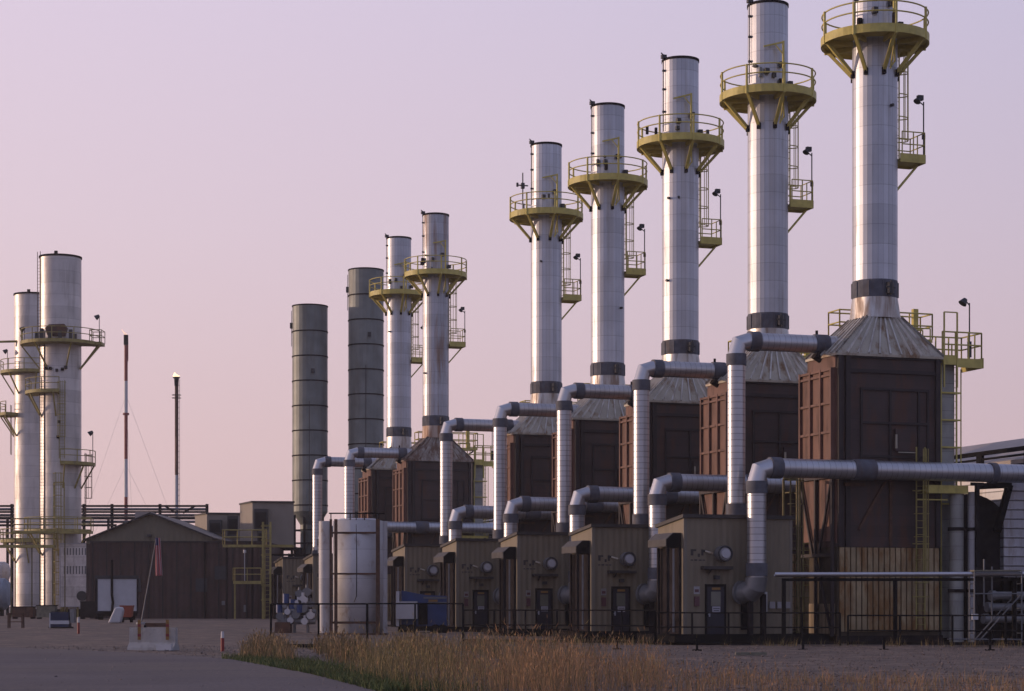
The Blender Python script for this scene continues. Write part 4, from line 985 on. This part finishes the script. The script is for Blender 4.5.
# yellow platform with tower ladder
Y = 160; cx = at(250, Y); t = empty('yellow_stair_tower', (cx, Y, .5)); X = lambda px: at(px, Y)-cx; Z = lambda py: hz(py, Y)-.5
b = MB(); b.box(X(262), X(262)+.15, -.1, .1, 0, Z(522)); b.box(X(269.5), X(269.5)+.15, -.1, .1, 0, Z(522)); b.box(X(262), X(262)+.15, .9, 1.1, 0, Z(530)); 
z = .4
while z < Z(524): b.tube((X(262), -.05, z), (X(270), -.05, z), .02, 5); z += .32
for z in (Z(600), Z(585), Z(570), Z(555), Z(540), Z(526)): b.bar((X(261), 0, z), (X(271), 0, z), .08)
b.build('ladder', yel2_m, t)
b = MB(); b.box(X(234), X(262), -.5, .6, Z(584), Z(581)); p = b.build('lower_platform', yel2_m, t)
b = MB(); rail_box(b, X(234), X(262), -.48, .55, Z(581), 1.0, .04, 'lf', True, 1.1); b.bar((X(234), .5, 0), (X(234), .5, Z(582)), .12); b.build('railing', yel2_m, p)
b = MB(); b.box(X(222), X(292), .4, 1.6, Z(547), Z(544.5)); p = b.build('upper_platform', yel2_m, t)
b = MB(); rail_box(b, X(222), X(266), .42, 1.55, Z(544.5), 1.15, .045, 'lf', True, 1.2)
b.build('railing', yel2_m, p)
b = MB()
for px in (224, 250, 290): b.bar((X(px), 1.5, 0), (X(px), 1.5, Z(547)), .14)
b.build('support_post', dark_m, p)
b = MB(); b.bar((X(245.5), -.5, Z(581)), (X(245.5), -.5, Z(552)), .05); b.tube((X(245.5), -.5, Z(553)), (X(245.5), -.5, Z(550)), .12, 8); b.build('lamp', white_m, t)
tag(t, 'bright yellow ladder tower and platforms at the end of the brown screen wall', 'stair tower')

# ------------------------------------------------------------------ flare stacks
def flare(px, top, Y, kind, lab):
    t = empty('flare_stack', (at(px, Y), Y, 0)); zt = hz(top, Y); s = Y/F
    if kind == 0:
        cuts = [zt, zt-10*s, zt-46*s, zt-80*s, zt-124*s, zt-162*s, 0]
        for i in range(6):
            b = MB(); b.tube((0, 0, cuts[i+1]), (0, 0, cuts[i]), (2.3 if i == 0 else 1.75)*s, 12); b.build('pipe_section', (black_m, redp_m, white_m, redp_m, white_m, redp_m)[i], t)
        b = MB(); b.tube((0, 0, cuts[3]), (0, 0, cuts[3]+2*s), 3.2*s, 12); b.tube((1.9*s, 0, zt-4*s), (1.9*s, 0, cuts[2]+20*s), .5*s, 6); b.build('collar', redp_m, t)
        for a, m in ((R(200), 58), (R(-20), 70), (R(90), 60)):
            b = MB(); b.tube((0, 0, zt-60*s), (math.cos(a)*m*s*1.3, math.sin(a)*m*s, 0), .018, 4); b.build('guy_wire', wire_m, t)
            b = MB(); b.tube((0, 0, zt-130*s), (math.cos(a)*m*s*1.2, math.sin(a)*m*s, 0), .018, 4); b.build('guy_wire', wire_m, t)
    else:
        for z0_, z1_, m_ in ((zt-60*s, zt-9*s, rust_m), (zt-98*s, zt-60*s, red_m), (0, zt-98*s, white_m)):
            b = MB(); b.tube((0, 0, z0_), (0, 0, z1_), 1.7*s, 12); b.build('riser', m_, t)
        b = MB(); b.tube((0, 0, zt-9*s), (0, 0, zt), 2.0*s, 14, 2.4*s); b.tube((0, 0, zt-1.2*s), (0, 0, zt), 3.5*s, 14); b.build('tip', black_m, t)
        b = MB()
        z = zt-3*s
        for q in (1.9, 3.3): b.bar((q*s, -1*s, 5), (q*s, -1*s, zt-3*s), .35*s)
        while z > 12:
            b.bar((1.9*s, -1*s, z), (3.3*s, -1*s, z), .4*s); z -= 5.5*s
        b.ring(0, 0, zt-18*s, 4.4*s, .3*s, 14, 5); b.ring(0, 0, zt-21*s, 4.4*s, .3*s, 14, 5)
        b.build('ladder', dark_m, t)
    b = MB(); rnd = random.Random(kind)
    if kind == 0: pr = ((0, 0, .9), (-.6, 1.2, 1.4), (-2.0, 2.9, 1.0), (-3.6, 5.0, .45), (-4.4, 6.6, .1))
    else: pr = ((0, 0, 2.6), (-.3, 1.2, 3.3), (-.9, 2.6, 2.2), (-1.6, 4.0, 1.0), (-1.9, 5.2, .2))
    n = 10; V = []
    for x, z, r_ in pr: V += [((x+math.cos(2*math.pi*j/n)*r_*rnd.uniform(.8, 1.2))*s, math.sin(2*math.pi*j/n)*r_*s, zt+z*s*.9) for j in range(n)]
    b.add(V, [(i*n+j, i*n+(j+1) % n, (i+1)*n+(j+1) % n, (i+1)*n+j) for i in range(4) for j in range(n)], True)
    b.build('flame', flame2_m if kind == 0 else flame_m, t)
    tag(t, lab, 'flare stack', 'burning flare stacks')
flare(126, 335, 330, 0, 'red and white banded flare stack with guy wires, burning at its tip')
flare(176.5, 377, 290, 1, 'dark flare stack with side ladder and small flame')

# ------------------------------------------------------------------ left foreground clutter
def ground_thing(name, px, Y): x = at(px, Y); return empty(name, (x, Y, ground_z(x, Y)))
Y = 150; t = ground_thing('box_trailer', 117, Y); t.rotation_euler.z = R(11.5); gz = t.location.z; X = lambda px: at(px, Y)-t.location.x; Z = lambda py: hz(py, Y)-gz
b = MB(); b.box(X(95.5), X(138), 0, 4.5, Z(612), Z(579)); b.build('body', white_m, t)
b = MB(); b.box(X(95.3), X(138.2), -.04, 4.6, Z(579), Z(575.5)); b.build('roof', lamp_m, t)
b = MB(); b.box(X(95.5), X(98), -.05, 0, Z(612), Z(579)); b.box(X(136.3), X(138), -.05, 0, Z(612), Z(579)); b.box(X(95.5), X(138), -.06, 0, Z(613.5), Z(611)); b.box(X(98), X(137), .2, 4, Z(616), Z(612)); b.build('frame', dark_m, t)
for px in (101, 132):
    for y in (.5, 3.2):
        b = MB(); b.tube((X(px)-.2, y, .38), (X(px)+.2, y, .38), .38, 18); b.build('wheel', black_m, t)
b = MB(); b.path([(X(112), -.12, Z(560)), (X(112), -.12, Z(595)), (X(113), -.12, Z(602)), (X(112), -.12, Z(612))], .09, 6); b.build('exhaust_pipe', black_m, t)
tag(t, 'white box trailer with dark roof parked before the brown screen wall', 'trailer')
# white sack and orange drum by the trailer
Y = 132; t = ground_thing('white_sack', 115.5, Y); b = MB()
b.prism([(-.45, 0), (.35, 0), (.55, .8), (.45, 1.05), (.0, 1.0), (-.2, .55)], -.3, .3, 'y'); o = b.build('sack', white_m, loc=t.location); bpy.data.objects.remove(t); o.name = 'white_sack'
bv = o.modifiers.new('b', 'BEVEL'); bv.width = .1; bv.segments = 3
tag(o, 'slumped white sack on the ground before the trailer wheels', 'sack')
Y = 134; t = ground_thing('orange_bin', 127, Y); b = MB(); b.prism([(-.33, .35), (.33, .35), (.4, 1.05), (-.4, 1.05)], -.33, .33, 'y'); b.build('tub', orange_m, t)
b = MB(); b.box(-.43, .43, -.37, .37, 1.05, 1.12); b.build('lid', orange_m, t); b = MB()
for s in (-.3, .3): b.tube((s-.08, 0, .2), (s+.08, 0, .2), .2, 12)
b.bar((-.3, 0, .2), (.3, 0, .2), .05); b.box(-.3, .3, -.3, .3, .25, .35); b.build('wheel', black_m, t)
tag(t, 'orange wheeled bin between the white sack and the flagpole', 'bin')
# leaning flagpole and limp flag
Y = 128; t = ground_thing('flagpole', 141, Y); gz = t.location.z
tx, tz = at(156.5, Y)-t.location.x, hz(537, Y)-gz
b = MB(); b.tube((0, 0, 0), (tx, 0, tz), .045, 8, .03); b.build('pole', gal_m, t)
b = MB(); b.lathe([(.0, 0), (.3, 0), (.3, .12), (0, .14)], 14); b.build('foot', conc_m, t)
tag(t, 'thin leaning flagpole behind the concrete barrier', 'flagpole')
def cloth_m():
    m = bpy.data.materials.new('striped_flag_cloth'); m.use_nodes = True; T = m.node_tree; N = T.nodes; L = T.links; b = N["Principled BSDF"]; b.inputs["Roughness"].default_value = .8
    at_ = N.new("ShaderNodeAttribute"); at_.attribute_name = "flag"; L.new(at_.outputs["Color"], b.inputs["Base Color"]); return m
V = []; C = []; nu, nv = 14, 30; fl_h = tz-(hz(575, Y)-gz)
me = bpy.data.meshes.new('flag'); fs = []
for j in range(nv+1):
    tt = j/nv
    for i in range(nu+1):
        s = i/nu; wdt = .32+.1*tt
        V.append(((s-.5)*wdt+.12*tt, math.sin(s*14+tt*2)*.07, -fl_h*tt))
for j in range(nv):
    for i in range(nu):
        fs.append((j*(nu+1)+i, j*(nu+1)+i+1, (j+1)*(nu+1)+i+1, (j+1)*(nu+1)+i))
        tt = (j+.5)/nv; C.append((.04, .04, .12) if tt < .2 and i < 10 else ((.38, .045, .06) if i % 3 != 1 else (.5, .42, .44)))
me.from_pydata(V, [], fs); ca = me.color_attributes.new('flag', 'FLOAT_COLOR', 'CORNER')
for p, c in zip(me.polygons, C):
    p.use_smooth = True
    for li in p.loop_indices: ca.data[li].color = (*c, 1)
me.materials.append(cloth_m()); o = bpy.data.objects.new('flag', me); COL.objects.link(o)
o.location = (t.location.x+tx+.05, Y, gz+tz-.05); sd = o.modifiers.new('s', 'SOLIDIFY'); sd.thickness = .01
tag(o, 'limp red and white striped flag with blue canton hanging from the leaning pole', 'flag')
# concrete barrier with orange board
Y = 74; t = ground_thing('concrete_barrier', 153, Y); X = lambda px: at(px, Y)-t.location.x
L0, L1 = X(129), X(178)
b = MB(); b.prism([(-.3, 0), (.3, 0), (.28, .1), (.12, .28), (.08, .82), (-.08, .82), (-.12, .28), (-.28, .1)], L0, L1, 'x')
o = b.build('block', conc_m, t); o.rotation_euler.z = R(-12)
b = MB(); b.box(L1-.62, L1-.05, -.42, -.3, .0, .22); o = b.build('foot_block', white_m, t); o.rotation_euler.z = R(-12)
tag(t, 'low grey concrete road barrier with orange posts strapped on', 'barrier')
for px in (141, 169):
    bx_ = X(px); b = MB(); b.box(bx_-.055, bx_+.055, -.36, -.32, .38, 1.1); b.bar((bx_, -.33, .5), (bx_, -.1, .5), .04); b.bar((bx_, -.33, .7), (bx_, -.08, .7), .04); bd = b.build('marker_board', yor_m, t)
    for z in (.5, .85): b = MB(); b.box(bx_-.058, bx_+.058, -.365, -.315, z, z+.1); b.build('band', redp_m, bd)
t2 = ground_thing('barrier_board', 155, Y+.6); b = MB(); b.box(X(143), X(165), -.04, .04, .84, .98); b.build('plank', rust_m, t2)
b = MB()
for px in (143, 166):
    b.bar((X(px), -.35, 0), (X(px), 0, .9), .07); b.bar((X(px), .35, 0), (X(px), 0, .9), .07)
b.build('trestle', black_m, t2)
tag(t2, 'orange trestle board just behind the concrete barrier', 'trestle board')
# blue cabinet
Y = 118; t = ground_thing('blue_cabinet', 62, Y); X = lambda px: at(px, Y)-t.location.x; gz = t.location.z; Z = lambda py: hz(py, Y)-gz
b = MB(); b.box(X(52), X(70), -.4, .4, .05, Z(612)); b.build('body', navy_m, t)
b = MB(); b.box(X(51.6), X(70.4), -.43, .43, Z(624), Z(620.5)); b.build('band', white_m, t)
b = MB(); b.box(X(51), X(52), -.42, .42, 0, Z(613)); b.build('side_frame', white_m, t)
b = MB(); b.box(X(71), X(75), -.3, .3, .3, 1.1); b.build('side_box', hood_m, t)
b = MB(); b.box(X(53), X(69), -.41, -.4, Z(611.5), Z(611)); b.box(X(50), X(72), -.4, .4, 0, .06); b.build('base', black_m, t)
tag(t, 'dark blue cabinet with white band on the gravel at the left', 'cabinet')
# small brown frame table
Y = 118; t = ground_thing('steel_trestle', 16, Y); b = MB(); hw = .45
b.bar((-hw, 0, .82), (hw, 0, .82), .5, .08); b.build('top', rust_m, t)
for s in (-hw+.05, hw-.05):
    for y in (-.2, .2): b = MB(); b.bar((s, y, 0), (s, y, .8), .07); b.build('leg', rust_m, t)
b = MB(); b.bar((-hw, -.2, .35), (hw, -.2, .35), .05); b.build('stretcher', rust_m, t)
tag(t, 'small rusty steel trestle at the far left', 'trestle')
# marker posts
for px, Y, h, lab in ((78.5, 105, .85, 'red and white marker post beside the blue cabinet'), (222.5, 72, .7, 'red marker post with white top beside the road edge')):
    t = ground_thing('bollard', px, Y); b = MB(); b.tube((0, 0, 0), (0, 0, h*.68), .065, 12); b.build('post', redp_m, t)
    b = MB(); b.tube((0, 0, h*.68), (0, 0, h), .06, 12, .05); b.build('cap', white_m, t); tag(t, lab, 'bollard')
# low boxes under the left stacks
for px, Y, w_, h, m, lab in ((24, 160, 1.6, .9, rust_m, 'rusty low crate under the left stacks'), (47, 158, 1.4, 1.0, tarp_m, 'olive low crate under the left stacks'), (90, 158, 1.3, 1.3, dark_m, 'dark crate left of the white trailer')):
    t = ground_thing('storage_crate', px, Y); b = MB(); b.box(-w_/2, w_/2, -.5, .5, .12, h); b.build('box', m, t)
    b = MB(); b.box(-w_/2-.04, w_/2+.04, -.54, .54, h, h+.07)
    for s in (-w_/2+.1, w_/2-.1): b.box(s-.08, s+.08, -.53, .53, 0, .12)
    b.build('lid', dark_m, t); tag(t, lab, 'crate')
# a worn timber on the gravel
b = MB(); b.bar((-.5, 0, .06), (.5, .05, .06), .18, .1); o = b.build('timber', tarp_m, loc=(at(751, 66), 66, 0)); tag(o, 'short weathered timber lying on the gravel at the right', 'timber')

# ------------------------------------------------------------------ grass
def blades(name, mats_, rnd, spots, hmin, hmax, wdt, lean, label=None):
    V = []; Fc = []; mi = []
    for x, y, sc in spots:
        h = rnd.uniform(hmin, hmax)*sc; a = rnd.uniform(0, 6.283); l = rnd.uniform(.05, lean)*h
        dx, dy = math.cos(a)*l, math.sin(a)*l; fa = rnd.uniform(0, 3.14); wx, wy = math.cos(fa)*wdt, math.sin(fa)*wdt
        z = ground_z(x, y)-.03; n = len(V)
        V += [(x-wx, y-wy, z), (x+wx, y+wy, z), (x+dx*.35+wx*.7, y+dy*.35+wy*.7, z+h*.6), (x+dx*.35-wx*.7, y+dy*.35-wy*.7, z+h*.6), (x+dx, y+dy, z+h)]
        Fc += [(n, n+1, n+2, n+3), (n+3, n+2, n+4)]; k = rnd.choices(range(len(mats_)), [m[1] for m in mats_])[0]; mi += [k, k]
        if label == 'seed' or rnd.random() < .35 and hmax > .6:      # seed head
            q = wdt*2.9; n = len(V); c = (x+dx, y+dy, z+h); s_ = rnd.uniform(.07, .14)*sc
            V += [(c[0]-dx*.2, c[1]-dy*.2, c[2]-s_), (c[0]+wx/wdt*q-dx*.1, c[1]+wy/wdt*q, c[2]-s_*.5), (c[0], c[1], c[2]+.02), (c[0]-wx/wdt*q-dx*.1, c[1]-wy/wdt*q, c[2]-s_*.5)]
            Fc += [(n, n+1, n+2, n+3)]; mi += [0]
    me = bpy.data.meshes.new(name); me.from_pydata(V, [], Fc); me.polygons.foreach_set('material_index', mi)
    for m, _ in mats_: me.materials.append(m)
    o = bpy.data.objects.new(name, me); COL.objects.link(o); o['kind'] = 'stuff'; return o
dry1 = mat('dry_seed_grass', (.36, .20, .10), .8, 0, .3, .7); dry2 = mat('dry_grass', (.24, .16, .08), .8, 0, .3, .7); dry4 = mat('yellow_brown_grass', (.27, .20, .08), .8, 0, .3, .7); dry3 = mat('olive_grass', (.08, .075, .025), .8, 0, .3, .7)
gr1 = mat('green_grass', (.055, .085, .025), .8, 0, .3, .7); gr2 = mat('green_grass_light', (.09, .11, .035), .8, 0, .3, .7)
rnd = random.Random(11)
# density over the verge, in metres: a clump field
cl = [(rnd.uniform(-9, 9), rnd.uniform(36, 68), rnd.uniform(.6, 2.0), rnd.uniform(.55, 1.1)) for _ in range(170)]
def edge_x(y):
    for (xa, ya), (xb, yb) in zip(edge, edge[1:]):
        if ya <= y <= yb: return xa+(xb-xa)*(y-ya)/(yb-ya)
    return edge[-1][0]
sp1 = []; sp2 = []
def prof(px):
    pts = [(225, 0), (300, .12), (345, .5), (380, .95), (440, .85), (520, .95), (580, .85), (640, .70), (700, .50), (760, .32), (860, .15), (1060, .10)]
    for (a, b_), (c, d) in zip(pts, pts[1:]):
        if a <= px <= c: return b_+(d-b_)*(px-a)/(c-a)
    return 0
spo = []
while len(sp1)+len(spo) < 10500:
    y = rnd.uniform(34, 62); x = rnd.uniform(-9, 15); px = CX+F*x/y
    if not 215 < px < 1060 or x < edge_x(y)+.4: continue
    p = prof(px); lump = .5+.5*math.sin(px*.045+1.1*math.sin(y*.4))*math.cos(px*.017-y*.3+.9)
    far = 1-smooth(34+12*p+9*lump*p, 41+13*p+14*lump*p, y)
    c = .5+.5*math.sin(x*2.3+1.3*math.sin(y*.6))*math.sin(y*.9+1.1*math.sin(x*1.1))
    if rnd.random() > (p**1.3)*far*(.15+.85*c)*(.3+.7*lump): continue
    q = (x, y, (.3+.7*p)*(.35+.45*c+.5*lump)*rnd.uniform(.5, 1.15)*(1.35 if rnd.random() < .05 else 1))
    (sp1 if rnd.random() < smooth(400, 540, px)*.85+.08 else spo).append(q)
blades('tall_orange_grass', [(dry1, 5), (dry2, 4), (dry3, 1)], rnd, sp1, .35, 1.15, .0035, .6)
blades('tall_olive_grass', [(dry4, 5), (dry2, 3), (dry3, 4)], rnd, spo, .35, 1.15, .0035, .6)
while len(sp2) < 17000:
    y = rnd.uniform(37, 72); ex = edge_x(y); x = ex+abs(rnd.gauss(0, .75+.008*(y-37)))-.15; px = CX+F*x/y
    if not 222 < px < 560 or rnd.random() > smooth(222, 300, px)*.85+.15: continue
    if rnd.random() > smooth(72, 60, y)*.8+.2: continue
    sp2.append((x, y, 1))
o = blades('short_green_grass', [(gr1, 4), (gr2, 2), (dry3, 1.5)], rnd, sp2, .08, .26, .011, .7)
sp3 = []
while len(sp3) < 5500:
    y = rnd.uniform(56, 76); x = rnd.uniform(-9.5, 12); px = CX+F*x/y
    if not 240 < px < 620 or x < edge_x(y)+.6: continue
    c = math.sin(x*2.1+y)*math.sin(y*.7-x*.4)
    if c < .15 or rnd.random() > smooth(640, 380, px): continue
    sp3.append((x, y, .6+.5*c))
o = blades('sparse_dry_weeds', [(dry2, 4), (dry3, 4), (dry1, 1)], rnd, sp3, .3, .85, .008, .5)

# the sixth unit is the rusty one: its hopper, cone and shaft carry rust of their own
rshaft = mat('rust_streaked_cladding', (.44, .452, .50), .46, .65, .08, .8, seam=(('z', .86, .035), ('a', 2*math.pi/26, .09)), seam_dark=.74, flick=.11, stain=(.30, .15, .06), stain_amt=.7, stain_scale=(1.2, 1.2, .1), stain_lo=.5)
rcone = mat('rusted_cone', (.50, .40, .33), .6, .4, .1, 1, stain=(.28, .12, .05), stain_amt=.9, stain_scale=(1.6, 1.6, .2), stain_lo=.42)
rhop = mat('rusted_hopper', (.36, .32, .28), .6, .4, .12, 1.2, stain=(.15, .075, .045), stain_amt=.9, stain_scale=(1.2, 1.2, .5), stain_lo=.42)
index_kids()
def rusty(o):
    for c in KIDS.get(o.name, []):
        k = c.name.split('.')[0]
        m = {'shaft': rshaft, 'base_cone': rcone, 'hopper': rhop, 'standing_seam': rhop}.get(k)
        if m and c.type == 'MESH': c.material_slots[0].link = 'OBJECT'; c.material_slots[0].material = m
        rusty(c)
for o in COL.objects:
    if o.parent is None and o.get('category') in ('boiler casing', 'exhaust stack') and 'sixth' in o.get('label', ''): rusty(o)

# loose stones over the yard
rnd = random.Random(21); V = []; Fc = []; stone_m = mat('loose_stone', (.17, .14, .13), .95, 0, .4, 3)
for _ in range(9000):
    y = 37+45*rnd.random()**1.5; x = rnd.uniform(-.27, .27)*y; q = rnd.uniform(.012, .035)*(1.8 if rnd.random() < .04 else 1)
    if x < edge_x(y) and rnd.random() > .12: continue
    z = ground_z(x, y)+.02+(.02 if x < edge_x(y) else 0); n = len(V); a = rnd.uniform(0, 6.28)
    V += [(x+math.cos(a+k*1.571)*q*rnd.uniform(.7, 1.3), y+math.sin(a+k*1.571)*q*rnd.uniform(.7, 1.3), z) for k in range(4)]+[(x, y, z+q*.8), (x, y, z-q)]
    Fc += [(n+k, n+(k+1) % 4, n+4) for k in range(4)]+[(n+(k+1) % 4, n+k, n+5) for k in range(4)]
me = bpy.data.meshes.new('loose_stones'); me.from_pydata(V, [], Fc); me.materials.append(stone_m); o = bpy.data.objects.new('loose_stones', me); COL.objects.link(o); o['kind'] = 'stuff'
spn = []
cen = [(rnd.uniform(2.5, 12), rnd.uniform(35.5, 44), rnd.uniform(.15, .9)) for _ in range(80)]
while len(spn) < 2600:
    cx_, cy_, cr_ = rnd.choice(cen); x = cx_+rnd.gauss(0, cr_); y = cy_+rnd.gauss(0, cr_*.6)
    if x < edge_x(y)+.5 or y > 45: continue
    spn.append((x, y, rnd.uniform(.5, 1.2)))
blades('scattered_orange_tufts', [(dry1, 5), (dry2, 4), (dry4, 2)], rnd, spn, .10, .42, .0045, .8)

# smoky evening air
hm = bpy.data.materials.new('smoky_air'); hm.use_nodes = True; t_ = hm.node_tree; t_.nodes.clear()
ho = t_.nodes.new('ShaderNodeOutputMaterial'); hp_ = t_.nodes.new('ShaderNodeVolumePrincipled'); t_.links.new(hp_.outputs[0], ho.inputs['Volume'])
hp_.inputs['Color'].default_value = (.98, .95, .96, 1); hp_.inputs['Density'].default_value = .00024; hp_.inputs['Anisotropy'].default_value = .2
b = MB(); b.box(-420, 420, -60, 460, -1.1, 50)
o = b.build('haze', hm); o['kind'] = 'stuff'

# weeds along the foot of the rails
rnd = random.Random(31); spw = []
for _ in range(260):
    px = rnd.uniform(275, 1020); yb = 87-.012*(px-463)+rnd.gauss(0, .5) if px > 463 else rnd.choice((77.5, 85.7))+rnd.gauss(0, .5)
    if px > 640 and rnd.random() < .6: continue
    for k in range(rnd.randint(3, 16)): y = yb+rnd.gauss(0, .12); spw.append((at(px, yb)+rnd.gauss(0, .14), y, rnd.uniform(.5, 1.3)))
blades('rail_foot_weeds', [(dry4, 4), (dry2, 3), (dry3, 4)], rnd, spw, .12, .5, .007, .6)
